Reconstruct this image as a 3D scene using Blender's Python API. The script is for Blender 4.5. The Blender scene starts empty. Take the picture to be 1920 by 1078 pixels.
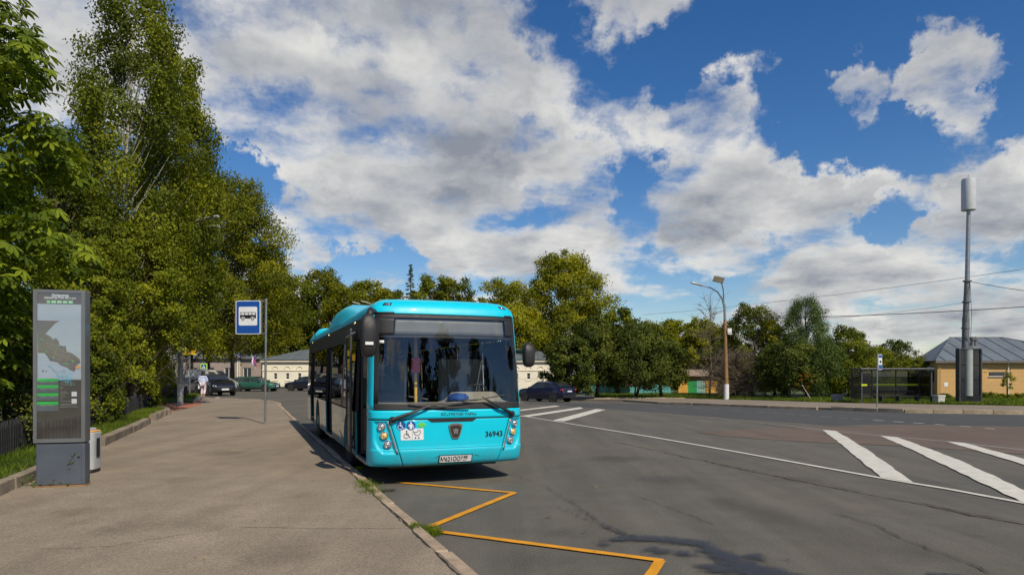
import bpy, bmesh, math, random
import numpy as np
from mathutils import Vector, Matrix
random.seed(7)
R = math.radians
SC = bpy.context.scene
COL = SC.collection
F = 1263.0; CX = 960.0; HY = 698.0; EYE = 1.75      # focal length and horizon, measured on the photograph
SUN = Vector((0.375, -0.584, 0.719)).normalized()   # towards the sun
# ------------------------------------------------------------------ camera
cd = bpy.data.cameras.new('camera'); cam = bpy.data.objects.new('camera', cd); COL.objects.link(cam)
cam.location = (0, 0, EYE); cam.rotation_euler = (R(90), 0, 0)
cd.sensor_width = 36; cd.lens = F/1920*36; cd.shift_y = (HY-539)/1920; cd.clip_end = 2000; cd.clip_start = .05
SC.camera = cam
SC.view_settings.view_transform = 'Standard'; SC.view_settings.look = 'None'
SC.view_settings.exposure = 0.0; SC.view_settings.gamma = 1; SC.view_settings.use_curve_mapping = False
# ------------------------------------------------------------------ world
def px_dir(px, py): return Vector(((px-CX)/F, 1, (HY-py)/F)).normalized()
W = bpy.data.worlds.new('World'); SC.world = W; W.use_nodes = True
nt = W.node_tree; N = nt.nodes; Lk = nt.links; N.clear()
def nd(t, **k):
    n = N.new(t)
    for a, b in k.items(): setattr(n, a, b)
    return n
def setin(n, i, v):
    if isinstance(v, bpy.types.NodeSocket): n.id_data.links.new(v, n.inputs[i])
    else: n.inputs[i].default_value = v
def ma(op, a, b=0.0, c=0.0, cl=False):
    n = nd('ShaderNodeMath', operation=op, use_clamp=cl); setin(n, 0, a); setin(n, 1, b)
    if op in ('MULTIPLY_ADD',): setin(n, 2, c)
    return n.outputs[0]
def vm(op, a, b=(0, 0, 0), s=None):
    n = nd('ShaderNodeVectorMath', operation=op); setin(n, 0, a)
    if op not in ('NORMALIZE', 'SCALE'): setin(n, 1, b)
    if s is not None: setin(n, 3, s)
    return n.outputs['Value'] if op in ('DISTANCE', 'DOT_PRODUCT', 'LENGTH') else n.outputs[0]
def mr(v, a, b, c=0.0, d=1.0, smooth=True):
    n = nd('ShaderNodeMapRange', interpolation_type='SMOOTHSTEP' if smooth else 'LINEAR'); setin(n, 0, v)
    for i, q in enumerate((a, b, c, d)): setin(n, i+1, q)
    return n.outputs[0]
def mixc(f, a, b):
    n = nd('ShaderNodeMix', data_type='RGBA'); setin(n, 0, f); setin(n, 6, a); setin(n, 7, b); return n.outputs[2]
sky = nd('ShaderNodeTexSky', sky_type='NISHITA'); sky.sun_disc = False
sky.sun_elevation = math.asin(SUN.z); sky.sun_rotation = math.atan2(SUN.x, SUN.y)
sky.air_density = 1.0; sky.dust_density = .25; sky.ozone_density = 2.4
tc = nd('ShaderNodeTexCoord'); dirv = vm('NORMALIZE', tc.outputs['Generated'])
sep = nd('ShaderNodeSeparateXYZ'); setin(sep, 0, dirv); dz = sep.outputs[2]
BLOBS = [(120,30,190,.9),(330,60,230,1),(560,90,240,1),(740,90,200,1),(480,220,130,1),(620,270,170,1),(760,330,170,1),(880,210,120,.75),
 (880,400,110,1),(940,80,90,.5),(1020,150,75,.55),(640,410,90,.8),(780,450,110,.9),(550,400,60,.9),(590,490,45,.8),
 (420,300,70,-2.0),(500,335,55,-2.0),(590,362,42,-1.8),(655,492,50,-1.5),(745,480,50,-1.4),(715,530,34,.9),
 (1060,318,90,1.6),(1110,430,80,.9),(980,500,80,.8),(1130,215,70,-.2),(930,310,40,-.2),(1010,350,40,-.7),(1050,60,70,-.5),
 (1300,200,95,.9),(1370,165,50,.8),(1440,105,48,1.3),(1330,300,110,1),(1210,220,55,.5),(1270,400,70,.8),(1330,460,80,1),(1420,370,80,.9),
 (1500,400,70,.9),(1470,540,70,1),(1600,520,90,.9),(1560,460,60,.7),(1720,510,100,.9),(1650,345,55,1.3),(1580,350,50,1.1),
 (1170,25,85,1.1),(1260,20,55,.9),(1780,85,60,1.1),(1740,150,60,1.0),(1850,130,55,1.1),(1795,220,60,1.1),(1600,128,40,1.1),(1575,190,55,.9),(1640,200,45,.8),(1700,188,34,.8),
 (1780,400,60,.9),(1870,400,90,1),(1900,285,28,.5),(1200,330,40,-.4),
 (1240,110,90,-.8),(1520,70,110,-1),(1560,270,75,-.8),(1680,70,60,-.6),(1680,280,70,-.9),(1890,60,60,-.8),(1900,200,60,-.8),(1400,20,120,-.8),
 (1680,410,45,-.9),(1540,500,40,-.6),(1220,520,30,-.4),(1330,540,24,-.4),(1640,560,30,-.3),(1000,270,50,-.5),(1140,380,30,-.5),(520,620,120,.2)]
warp = nd('ShaderNodeTexNoise', noise_dimensions='3D'); setin(warp, 'Vector', vm('SCALE', dirv, s=5.0)); setin(warp, 'Detail', 5.0); setin(warp, 'Roughness', .62)
wofs = vm('SCALE', vm('SUBTRACT', warp.outputs['Color'], (.5, .5, .5)), s=.11)
dw = vm('ADD', dirv, wofs)
acc = None
for px, py, r, w in BLOBS:
    d = px_dir(px, py); c = d.y
    rr = r/F*c
    k = mr(vm('DISTANCE', dw, tuple(d)), rr*.35, rr*1.45, w, 0.0)
    acc = k if acc is None else ma('ADD', acc, k)
cov = ma('MINIMUM', ma('MAXIMUM', acc, -1.0), 1.0)
den = ma('ADD', ma('MAXIMUM', dz, 0.0), .22)
inv = ma('DIVIDE', 1.0, den)
cp = vm('MULTIPLY', vm('SCALE', dirv, s=inv), (1, 1, 1.0))
def fbm(vec, sc, det=8.0, rough=.53):
    n = nd('ShaderNodeTexNoise', noise_dimensions='3D'); setin(n, 'Vector', vec); setin(n, 'Scale', sc); setin(n, 'Detail', det); setin(n, 'Roughness', rough)
    return n.outputs[0]
n1 = fbm(vm('ADD', cp, wofs), 1.9); n2 = fbm(vm('ADD', vm('ADD', cp, wofs), (.10, -.06, .11)), 1.9)
low = mr(dz, .0, .17, .34, 0.0)
d1 = ma('ADD', ma('ADD', ma('ADD', ma('MULTIPLY', cov, .30), ma('MULTIPLY', ma('SUBTRACT', fbm(vm('ADD', cp, (3, 1, 2)), 5.2, 7.0, .6), .5), .75)), ma('MULTIPLY', ma('SUBTRACT', n1, .5), 1.85)), low)
alpha = mr(d1, -.02, .36)
relief = ma('MULTIPLY', ma('SUBTRACT', n1, n2), 3.2)
thick = mr(d1, .15, .70)
b1 = ma('ADD', ma('SUBTRACT', .80, ma('MULTIPLY', thick, .64)), relief)
b2 = ma('ADD', b1, ma('MULTIPLY', ma('SUBTRACT', fbm(cp, 6.5, 5.0, .5), .5), .42))
bright = ma('MINIMUM', ma('MAXIMUM', b2, .0), 1.0)
ccol = mixc(bright, (2.7, 2.95, 3.45, 1), (7.6, 7.5, 7.2, 1))
hs = nd('ShaderNodeHueSaturation'); setin(hs, 'Saturation', 1.34); setin(hs, 'Value', 1.0); setin(hs, 'Hue', .508); setin(hs, 'Color', sky.outputs[0])
skyc = mixc(ma('MULTIPLY', alpha, .97), hs.outputs[0], ccol)
bg = nd('ShaderNodeBackground'); setin(bg, 0, skyc); setin(bg, 1, .10)
wo = nd('ShaderNodeOutputWorld'); Lk.new(bg.outputs[0], wo.inputs[0])
# ------------------------------------------------------------------ sun
sl = bpy.data.lights.new('sun', 'SUN'); sl.energy = 4.2; sl.angle = R(.53); sl.color = (1, .91, .73)
so = bpy.data.objects.new('sun', sl); COL.objects.link(so); so.rotation_euler = SUN.to_track_quat('Z', 'Y').to_euler(); so.location = (20, -30, 40)
# ------------------------------------------------------------------ helpers
def sst(a, b, x):
    t = min(1, max(0, (x-a)/(b-a))); return t*t*(3-2*t)
def gz(x, y):                                   # the square falls gently away to the right and back
    w = sst(-16, 4, x); t = y-9
    d = 0 if t < 0 else (t*t/20 if t < 10 else t-5)
    return -.014*min(d, 46)*w
def at(px, Y): return (px-CX)/F*Y
def hz(py, Y): return EYE+(HY-py)*Y/F
def hit(px, py, dz=0.0):
    Y = 30.0
    for _ in range(60):
        Yn = (EYE-gz(at(px, Y), Y)-dz)*F/(py-HY); Y = .5*Y+.5*min(Yn, 300)
    return (at(px, Y), Y)
def tag(o, label=None, cat=None, group=None, kind=None):
    if label: o['label'] = label
    if cat: o['category'] = cat
    if group: o['group'] = group
    if kind: o['kind'] = kind
    return o
def empty(name, loc=(0, 0, 0), rz=0, label=None, cat=None, group=None, kind=None):
    o = bpy.data.objects.new(name, None); COL.objects.link(o); o.location = loc; o.rotation_euler = (0, 0, rz); o.empty_display_size = .2
    return tag(o, label, cat, group, kind)
def link(name, me, parent=None, loc=None, rot=None):
    o = bpy.data.objects.new(name, me); COL.objects.link(o); o.parent = parent
    if loc is not None: o.location = loc
    if rot is not None: o.rotation_euler = rot
    return o
def copy_tree(o, parent=None):
    c = o.copy(); COL.objects.link(c); c.parent = parent
    for ch in list(o.children): copy_tree(ch, c)
    return c
class MB:
    def __init__(s): s.v = []; s.f = []
    def add(s, vs, fs):
        b = len(s.v); s.v += [tuple(v) for v in vs]; s.f += [tuple(b+i for i in f) for f in fs]; return s
    def box(s, x0, x1, y0, y1, z0, z1):
        return s.add([(x, y, z) for z in (z0, z1) for x, y in ((x0, y0), (x1, y0), (x1, y1), (x0, y1))],
              [(0, 3, 2, 1), (4, 5, 6, 7), (0, 1, 5, 4), (1, 2, 6, 5), (2, 3, 7, 6), (3, 0, 4, 7)])
    def obox(s, c, size, rz=0):
        co, si = math.cos(rz), math.sin(rz); hx, hy, hh = [q/2 for q in size]
        return s.add([(c[0]+x*co-y*si, c[1]+x*si+y*co, c[2]+z) for z in (-hh, hh) for x, y in ((-hx, -hy), (hx, -hy), (hx, hy), (-hx, hy))],
              [(0, 3, 2, 1), (4, 5, 6, 7), (0, 1, 5, 4), (1, 2, 6, 5), (2, 3, 7, 6), (3, 0, 4, 7)])
    def tube(s, pts, rad, n=8, cap=True):
        pts = [Vector(p) for p in pts]
        if not hasattr(rad, '__len__'): rad = [rad]*len(pts)
        b = len(s.v); m = len(pts)
        for i, p in enumerate(pts):
            t = (pts[min(i+1, m-1)]-pts[max(i-1, 0)])
            t = t.normalized() if t.length > 1e-9 else Vector((0, 0, 1))
            a = t.cross(Vector((0, 0, 1)) if abs(t.z) < .95 else Vector((1, 0, 0))).normalized(); c = t.cross(a)
            for k in range(n):
                q = 2*math.pi*k/n; s.v.append(tuple(p+a*math.cos(q)*rad[i]+c*math.sin(q)*rad[i]))
        for i in range(m-1):
            for k in range(n):
                k2 = (k+1) % n; s.f.append((b+i*n+k, b+i*n+k2, b+(i+1)*n+k2, b+(i+1)*n+k))
        if cap:
            s.f.append(tuple(b+k for k in range(n-1, -1, -1))); s.f.append(tuple(b+(m-1)*n+k for k in range(n)))
        return s
    def lathe(s, prof, c=(0, 0, 0), axis='z', n=24):    # prof: (radius, height) pairs
        b = len(s.v)
        for r_, h in prof:
            for k in range(n):
                q = 2*math.pi*k/n; x, y = r_*math.cos(q), r_*math.sin(q)
                if axis == 'z': p = (x, y, h)
                elif axis == 'y': p = (x, h, y)
                else: p = (h, x, y)
                s.v.append((c[0]+p[0], c[1]+p[1], c[2]+p[2]))
        for i in range(len(prof)-1):
            for k in range(n):
                k2 = (k+1) % n; s.f.append((b+i*n+k, b+i*n+k2, b+(i+1)*n+k2, b+(i+1)*n+k))
        s.f.append(tuple(b+k for k in range(n-1, -1, -1))); s.f.append(tuple(b+(len(prof)-1)*n+k for k in range(n)))
        return s
    def prism(s, poly, a, b_, plane='xz'):              # polygon in a plane, pushed from a to b_ along the third axis
        n = len(poly)
        def P(p, q):
            return (p[0], q, p[1]) if plane == 'xz' else ((q, p[0], p[1]) if plane == 'yz' else (p[0], p[1], q))
        vs = [P(p, a) for p in poly]+[P(p, b_) for p in poly]
        fs = [tuple(range(n))[::-1], tuple(range(n, 2*n))]+[(i, (i+1) % n, n+(i+1) % n, n+i) for i in range(n)]
        return s.add(vs, fs)
    def build(s, name, mat, parent=None, bevel=0, smooth=False, loc=None, rot=None, fix=True, solid=0, seg=2):
        me = bpy.data.meshes.new(name); me.from_pydata(s.v, [], s.f)
        if fix:
            bm = bmesh.new(); bm.from_mesh(me); bmesh.ops.recalc_face_normals(bm, faces=bm.faces[:]); bm.to_mesh(me); bm.free()
        if mat: me.materials.append(mat)
        if smooth:
            me.polygons.foreach_set('use_smooth', [True]*len(me.polygons))
            if smooth == 'auto':
                try: me.set_sharp_from_angle(angle=R(38))
                except Exception: pass
        o = link(name, me, parent, loc, rot)
        if solid:
            m = o.modifiers.new('solid', 'SOLIDIFY'); m.thickness = solid; m.offset = -1
        if bevel:
            m = o.modifiers.new('bevel', 'BEVEL'); m.width = bevel; m.segments = seg; m.limit_method = 'ANGLE'; m.angle_limit = R(40)
        return o
def box(name, mat, parent, x0, x1, y0, y1, z0, z1, bevel=0, **k): return MB().box(x0, x1, y0, y1, z0, z1).build(name, mat, parent, bevel=bevel, fix=False, **k)
# ------------------------------------------------------------------ materials
class MT:
    def __init__(s, name):
        s.m = bpy.data.materials.new(name); s.m.use_nodes = True; s.t = s.m.node_tree; s.t.nodes.clear()
        s.out = s.n('ShaderNodeOutputMaterial'); s.co = s.n('ShaderNodeTexCoord').outputs['Object']
        s.pos = s.n('ShaderNodeNewGeometry').outputs['Position']
    def n(s, t, **k):
        q = s.t.nodes.new(t)
        for a, b in k.items(): setattr(q, a, b)
        return q
    def i(s, n, key, v):
        if isinstance(v, bpy.types.NodeSocket): s.t.links.new(v, n.inputs[key])
        else: n.inputs[key].default_value = v
    def noise(s, scale, det=4.0, rough=.55, vec=None, col=False):
        n = s.n('ShaderNodeTexNoise'); s.i(n, 'Vector', vec or s.co); s.i(n, 'Scale', scale); s.i(n, 'Detail', det); s.i(n, 'Roughness', rough)
        return n.outputs[1 if col else 0]
    def math(s, op, a, b=0.0, cl=False):
        n = s.n('ShaderNodeMath', operation=op, use_clamp=cl); s.i(n, 0, a); s.i(n, 1, b); return n.outputs[0]
    def mr(s, v, a, b, c=0.0, d=1.0):
        n = s.n('ShaderNodeMapRange', interpolation_type='SMOOTHSTEP'); s.i(n, 0, v)
        for k, q in enumerate((a, b, c, d)): s.i(n, k+1, q)
        return n.outputs[0]
    def mix(s, f, a, b, blend='MIX'):
        n = s.n('ShaderNodeMix', data_type='RGBA', blend_type=blend); s.i(n, 0, f); s.i(n, 6, a); s.i(n, 7, b); return n.outputs[2]
    def bump(s, h, st, dist=.01):
        n = s.n('ShaderNodeBump'); s.i(n, 'Height', h); s.i(n, 'Strength', st); s.i(n, 'Distance', dist); return n.outputs[0]
    def principled(s, col, rough=.5, metal=0.0, spec=.5, coat=0.0, normal=None, trans=0.0, emit=None, es=0.0):
        p = s.n('ShaderNodeBsdfPrincipled'); s.i(p, 'Base Color', col); s.i(p, 'Roughness', rough); s.i(p, 'Metallic', metal); s.i(p, 'Specular IOR Level', spec)
        s.i(p, 'Coat Weight', coat); s.i(p, 'Coat Roughness', .04)
        if trans: s.i(p, 'Transmission Weight', trans)
        if normal is not None: s.i(p, 'Normal', normal)
        if emit: s.i(p, 'Emission Color', emit); s.i(p, 'Emission Strength', es)
        return p.outputs[0]
    def done(s, sh): s.t.links.new(sh, s.out.inputs[0]); return s.m
def c4(c): return (c[0], c[1], c[2], 1)
def pm(name, col, rough=.5, metal=0.0, spec=.5, coat=0.0, var=.14, vs=3.0, bump=0.0, bs=60.0, dirt=0.0, bd=.005):
    m = MT(name); n = m.noise(vs, 6); k = m.mr(n, .25, .75, 1-var, 1+var)
    c = m.mix(1.0, c4(col), k, 'MULTIPLY')
    if dirt:
        dn = m.mr(m.noise(vs*2.7, 8, .7), .45, .8, 0, dirt); c = m.mix(dn, c, (.11, .09, .065, 1))
    rg = m.mr(m.noise(vs*3, 5), .2, .8, max(.02, rough-.07), min(1, rough+.1))
    nm = m.bump(m.noise(bs, 5), bump, bd) if bump else None
    return m.done(m.principled(c, rg, metal, spec, coat, nm))
def leafmat(name, cs, trans=.3):
    m = MT(name); a = m.n('ShaderNodeAttribute', attribute_name='tone')
    r = m.n('ShaderNodeValToRGB'); m.i(r, 0, a.outputs['Fac']); e = r.color_ramp.elements
    e[0].position = 0; e[0].color = c4(cs[0]); e[1].position = 1; e[1].color = c4(cs[-1])
    for j, c in enumerate(cs[1:-1]): q = e.new((j+1)/(len(cs)-1)); q.color = c4(c)
    p = m.principled(r.outputs[0], .60, 0, .16)
    t = m.n('ShaderNodeBsdfTranslucent'); tcx = m.mix(1.0, r.outputs[0], (1.7, 1.6, .35, 1), 'MULTIPLY'); m.i(t, 0, tcx)
    x = m.n('ShaderNodeMixShader'); m.i(x, 0, trans); m.i(x, 1, p); m.i(x, 2, t.outputs[0]); return m.done(x.outputs[0])
def asphalt(name, base, warm, speck=.5, patch=.25, streak=.10):
    m = MT(name); P = m.pos
    big = m.noise(.35, 5, .6, P); mid = m.noise(2.2, 6, .65, P); fine = m.noise(55, 3, .7, P); grit = m.noise(210, 2, .7, P)
    c = m.mix(m.mr(big, .3, .7), c4(base), c4(warm))
    c = m.mix(1.0, c, m.mr(mid, .2, .8, 1-patch, 1+patch), 'MULTIPLY')
    c = m.mix(1.0, c, m.mr(fine, .3, .7, 1-.28*speck, 1+.35*speck), 'MULTIPLY')
    mp = m.n('ShaderNodeMapping'); m.i(mp, 'Vector', P); m.i(mp, 'Rotation', (0, 0, R(21))); m.i(mp, 'Scale', (1.0, .07, 1))
    c = m.mix(1.0, c, m.mr(m.noise(1.5, 5, .6, mp.outputs[0]), .3, .7, 1-streak, 1+streak), 'MULTIPLY')
    v = m.n('ShaderNodeTexVoronoi'); m.i(v, 'Vector', P); m.i(v, 'Scale', 95.0)
    c = m.mix(m.mr(v.outputs['Distance'], .10, .22, .45*speck, 0.0), c, (.34, .31, .27, 1))
    st = m.mr(m.noise(.9, 7, .72, P), .56, .72, 0, .35); c = m.mix(st, c, c4([q*.70 for q in base]))
    hgt = m.math('ADD', m.math('MULTIPLY', fine, .6), m.math('MULTIPLY', grit, .5))
    return m.done(m.principled(c, m.mr(mid, .2, .8, .78, .93), 0, .3, 0, m.bump(hgt, .55, .008)))
def glass(name, tint, refl=.10, rough=.0, wav=0.0, gz_=.8):
    m = MT(name); t = m.n('ShaderNodeBsdfTransparent'); m.i(t, 0, c4(tint)); g = m.n('ShaderNodeBsdfGlossy'); m.i(g, 'Roughness', rough); m.i(g, 0, (.95, .97, 1, 1))
    lw = m.n('ShaderNodeLayerWeight'); m.i(lw, 0, .5); f5 = m.math('POWER', lw.outputs['Facing'], 4.0)
    if wav:
        b = m.bump(m.noise(1.6, 2, .5), wav, .05); m.i(g, 'Normal', b)
    x = m.n('ShaderNodeMixShader'); m.i(x, 0, m.math('ADD', m.math('MULTIPLY', f5, gz_), refl, True)); m.i(x, 1, t.outputs[0]); m.i(x, 2, g.outputs[0]); return m.done(x.outputs[0])
M = {}
M['asphalt'] = asphalt('road_asphalt', (.100, .094, .080), (.122, .108, .086), 1.0, .11, .13)
M['asphalt_far'] = asphalt('lane_asphalt', (.066, .068, .068), (.076, .074, .070), .45, .10)
M['asphalt_red'] = asphalt('reddish_asphalt', (.125, .088, .068), (.140, .105, .083), .5, .12)
M['pave'] = asphalt('pavement_asphalt', (.225, .180, .134), (.262, .212, .158), 1.0, .12)
M['pave_far'] = asphalt('far_pavement_asphalt', (.22, .18, .14), (.25, .20, .15), .5, .12)
M['kerb'] = pm('kerb_granite', (.36, .27, .185), .85, var=.3, vs=4, bump=.6, bs=40, dirt=.5)
M['kerb_pale'] = pm('pale_kerb_concrete', (.36, .29, .20), .85, var=.25, vs=3, bump=.4, bs=30, dirt=.4)
M['kerb_old'] = pm('old_kerb_stone', (.25, .20, .145), .9, var=.35, vs=3, bump=.8, bs=22, dirt=.6)
M['soil'] = pm('grassy_soil', (.065, .085, .022), .95, var=.4, vs=1.2, bump=.8, bs=20, dirt=.35)
def paint(name, col, wear):
    m = MT(name); P = m.pos; w = m.mr(m.math('ADD', m.math('MULTIPLY', m.noise(26, 6, .7, P), .6), m.math('MULTIPLY', m.noise(2.0, 5, .6, P), .4)), .52-wear, .60-wear*.3)
    k = m.mr(m.noise(5, 5, .6, P), .25, .75, .82, 1.08)
    c = m.mix(1.0, c4(col), k, 'MULTIPLY'); c = m.mix(m.math('MULTIPLY', m.math('SUBTRACT', 1.0, w), wear*3.0), c, (.12, .105, .085, 1))
    return m.done(m.principled(c, .75, 0, .3, 0, m.bump(m.noise(60, 4, .6, P), .4, .005)))
M['white_paint'] = paint('worn_white_paint', (.62, .59, .52), .42)
M['faint_paint'] = paint('faded_white_paint', (.30, .28, .25), .30)
M['yellow_paint'] = paint('yellow_road_paint', (.70, .30, .012), .34)
M['cyan'] = pm('cyan_bus_paint', (.0, .56, .74), .42, 0, .35, .2, var=.05, vs=1.5, dirt=.05)
def buspaint(name, col, rough, spec, coat, d0):
    m = MT(name); c = m.mix(1.0, c4(col), m.mr(m.noise(1.3, 5), .25, .75, .95, 1.05), 'MULTIPLY'); sx = m.n('ShaderNodeSeparateXYZ'); m.i(sx, 0, m.co); hgt = sx.outputs[2]
    low = m.math('MULTIPLY', m.mr(hgt, .28, .85, 1, 0), m.mr(m.noise(7, 7, .7), .3, .75, .1, 1)); sp = m.mr(m.noise(45, 5, .75), .60, .72, 0, .5); d = m.math('MULTIPLY', m.math('ADD', low, m.math('MULTIPLY', sp, m.mr(hgt, .3, 1.3, .8, .05))), d0, True)
    c = m.mix(d, c, (.17, .15, .12, 1)); rg = m.math('ADD', m.mr(m.noise(4, 5), .2, .8, rough-.06, rough+.1), m.math('MULTIPLY', d, .4), True)
    return m.done(m.principled(c, rg, 0, spec, coat, m.bump(m.noise(1.1, 3), .10, .06)))
M['cyan'] = buspaint('cyan_bus_paint', (.0, .56, .74), .38, .35, .25, .34)
M['shaded_cyan'] = pm('glossy_shaded_cyan_paint', (.03, .25, .29), .22, 0, .5, 1.0, var=.08, vs=1.2, dirt=.25)  # the bus cyan darkened: shade of the door side is painted in
M['black'] = pm('black_plastic', (.018, .017, .018), .5, var=.2, vs=6)
M['rubber'] = pm('tyre_rubber', (.022, .021, .02), .85, var=.3, vs=8, bump=.3)
M['dark_metal'] = pm('dark_metal', (.07, .072, .078), .45, .4, var=.2, vs=5)
M['steel'] = pm('galvanised_steel', (.33, .34, .34), .42, .75, var=.18, vs=9, dirt=.15)
M['chrome'] = pm('chrome', (.75, .76, .78), .14, 1.0, var=.05)
M['white_plastic'] = pm('white_plastic', (.75, .75, .73), .4, var=.06, vs=5, dirt=.1)
M['screen'] = glass('windscreen_glass', (.88, .90, .88), .075, 0, .02)
M['tint'] = glass('tinted_window_glass', (.05, .055, .055), .05, gz_=.42)
M['clear'] = glass('clear_glass', (.82, .86, .86), .06)
M['lens'] = pm('headlamp_lens', (.65, .68, .70), .08, .6, var=.1, vs=30)
M['amber'] = pm('amber_lens', (.85, .62, .22), .15, .1, coat=1, var=.1, vs=30)
M['int_grey'] = pm('interior_grey', (.36, .38, .39), .6, var=.1)
M['int_floor'] = pm('interior_floor', (.12, .12, .12), .6)
M['dash'] = pm('dashboard_plastic', (.34, .31, .26), .65, var=.1)
M['rail_yellow'] = pm('yellow_rail', (.80, .45, .01), .4, var=.08)
M['seat_blue'] = pm('seat_fabric', (.03, .07, .16), .85, var=.2, vs=20)
M['red'] = pm('red_plastic', (.55, .03, .025), .4)
M['blue_cloth'] = pm('blue_cloth', (.01, .06, .26), .8, bump=.5)
M['blue_sign'] = pm('blue_sign_film', (.005, .07, .33), .42, var=.05)
M['white_film'] = pm('white_film', (.74, .75, .76), .45, var=.05, vs=5)
M['ink'] = pm('black_ink', (.012, .012, .014), .5, var=.1)
M['green_ink'] = pm('green_ink', (.05, .55, .10), .45, var=.08)
M['green_light'] = pm('pale_green_ink', (.22, .72, .30), .45, var=.06)
M['emblem'] = pm('emblem_enamel', (.06, .045, .035), .25, .3, var=.3, vs=30)
M['kiosk'] = pm('kiosk_grey_paint', (.15, .155, .16), .38, .15, coat=.2, var=.1, vs=2, dirt=.2)
M['kiosk_base'] = pm('kiosk_slate_panel', (.085, .10, .125), .5, .1, var=.1, vs=3, dirt=.22)
M['map_water'] = pm('map_water', (.40, .47, .54), .5, var=.05, vs=2)
M['map_land'] = pm('map_land', (.13, .105, .09), .55, var=.15, vs=6)
M['map_street'] = pm('map_street', (.24, .25, .22), .55)
M['map_cyan'] = pm('map_route_cyan', (.12, .50, .68), .5)
M['map_orange'] = pm('map_orange', (.72, .36, .07), .5)
M['film_brown'] = pm('loose_brown_film', (.085, .070, .058), .42, coat=.25, var=.15, vs=4)
M['panel_slate'] = pm('panel_slate', (.14, .15, .18), .5)
M['text_white'] = pm('white_lettering', (.80, .80, .80), .5, var=.03)
M['text_faint'] = pm('faint_lettering', (.33, .32, .30), .5)
M['fence'] = pm('dark_fence_paint', (.020, .020, .023), .95, var=.35, vs=6, bump=.3)
M['bark'] = pm('bark', (.085, .065, .045), .95, var=.4, vs=3, bump=.9, bs=14, bd=.03)
M['bark_pale'] = pm('birch_bark', (.38, .36, .31), .85, var=.5, vs=2.5, bump=.4, dirt=.6)
M['bark_dead'] = pm('dead_wood', (.13, .10, .07), .95, var=.3, vs=3, bump=.6)
M['cream'] = pm('cream_render', (.82, .76, .61), .9, var=.07, vs=.8, bump=.25, bs=9, dirt=.1)
M['cream_trim'] = pm('cream_trim', (.78, .70, .55), .9, var=.06, vs=1.5, dirt=.15)
M['shade_render'] = pm('shaded_render', (.34, .27, .24), .9, var=.12, vs=.6, dirt=.15)  # pale render darkened, so the shade sits in the wall colour
M['roof'] = pm('grey_sheet_roof', (.16, .185, .205), .5, .25, var=.14, vs=.7, dirt=.22)
M['roof_seam'] = pm('roof_seam', (.13, .15, .17), .5, .25, var=.2)
M['yellow_wall'] = pm('yellow_ochre_render', (.57, .35, .14), .9, var=.08, vs=.7, bump=.3, bs=12, dirt=.1)
M['window_dark'] = pm('dark_window_glass', (.03, .035, .04), .08, 0, .8, var=.3, vs=.6)
M['eaves'] = pm('eaves_fascia', (.13, .12, .11), .7)
M['shed_yellow'] = pm('shed_orange_paint', (.62, .33, .06), .85, var=.12)
M['shed_green'] = pm('green_door_paint', (.01, .26, .06), .6, var=.1)
M['teal_fence'] = pm('teal_fence_paint', (.10, .34, .33), .7, var=.12)
M['shed_roof'] = pm('shed_roof_slate', (.26, .19, .14), .9, var=.2, vs=2)
M['concrete'] = pm('bin_concrete', (.30, .29, .28), .9, var=.15, vs=5, bump=.4, dirt=.3)
M['concrete_light'] = pm('white_concrete', (.52, .50, .47), .9, var=.12, vs=5, bump=.4, dirt=.25)
M['bin_plastic'] = pm('pale_bin_plastic', (.42, .44, .45), .5, var=.1, vs=4, dirt=.2)
M['pole_rust'] = pm('rusty_pole', (.26, .145, .055), .8, var=.25, vs=2.5, dirt=.25)
M['pole_white'] = pm('whitewash', (.70, .70, .70), .85, var=.1, vs=5, dirt=.2)
M['mast'] = pm('mast_steel', (.17, .175, .18), .55, .45, var=.25, vs=3)
M['drum'] = pm('antenna_drum', (.50, .52, .54), .5, var=.06, vs=2, dirt=.12)
M['cab_glass'] = pm('dark_cabinet_panel', (.012, .013, .02), .2, 0, .5, coat=.5, var=.3)
M['tube_pale'] = pm('pale_tube', (.33, .37, .35), .5, var=.1, vs=3)
M['yellow_film'] = pm('yellow_film', (.55, .62, .02), .5)
M['yellow_board'] = pm('yellow_board', (.80, .55, .01), .5, var=.12, vs=6)
M['lime_film'] = pm('lime_film', (.45, .85, .03), .5, var=.04)
M['shelter_glass'] = glass('shelter_glass', (.50, .52, .52), .07)
M['lamp_head'] = pm('lamp_head', (.42, .41, .38), .45, .3)
M['solar'] = pm('panel_underside', (.10, .085, .04), .4)
M['skin'] = pm('skin', (.48, .28, .19), .6, var=.05)
M['hair'] = pm('dark_hair', (.03, .022, .017), .7, var=.3, vs=30)
M['blouse'] = pm('pale_blue_blouse', (.50, .57, .76), .85, var=.08, vs=6, bump=.5, bs=14, bd=.02)
M['trousers'] = pm('pale_pink_trousers', (.66, .53, .54), .85, var=.08, vs=6, bump=.4, bs=14, bd=.02)
M['shoe'] = pm('tan_shoe', (.42, .28, .2), .6)
M['flag_w'] = pm('flag_white', (.75, .75, .78), .8); M['flag_b'] = pm('flag_blue', (.02, .05, .35), .8); M['flag_r'] = pm('flag_red', (.55, .03, .04), .8)
M['wire'] = pm('cable', (.02, .02, .022), .6)
M['brickpath'] = pm('red_path', (.38, .13, .07), .9, var=.2, vs=2, bump=.3, dirt=.2)
M['litter'] = pm('dry_leaf', (.42, .24, .06), .8, var=.4, vs=9)
M['paper'] = pm('scrap_of_paper', (.7, .68, .62), .8)
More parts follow.
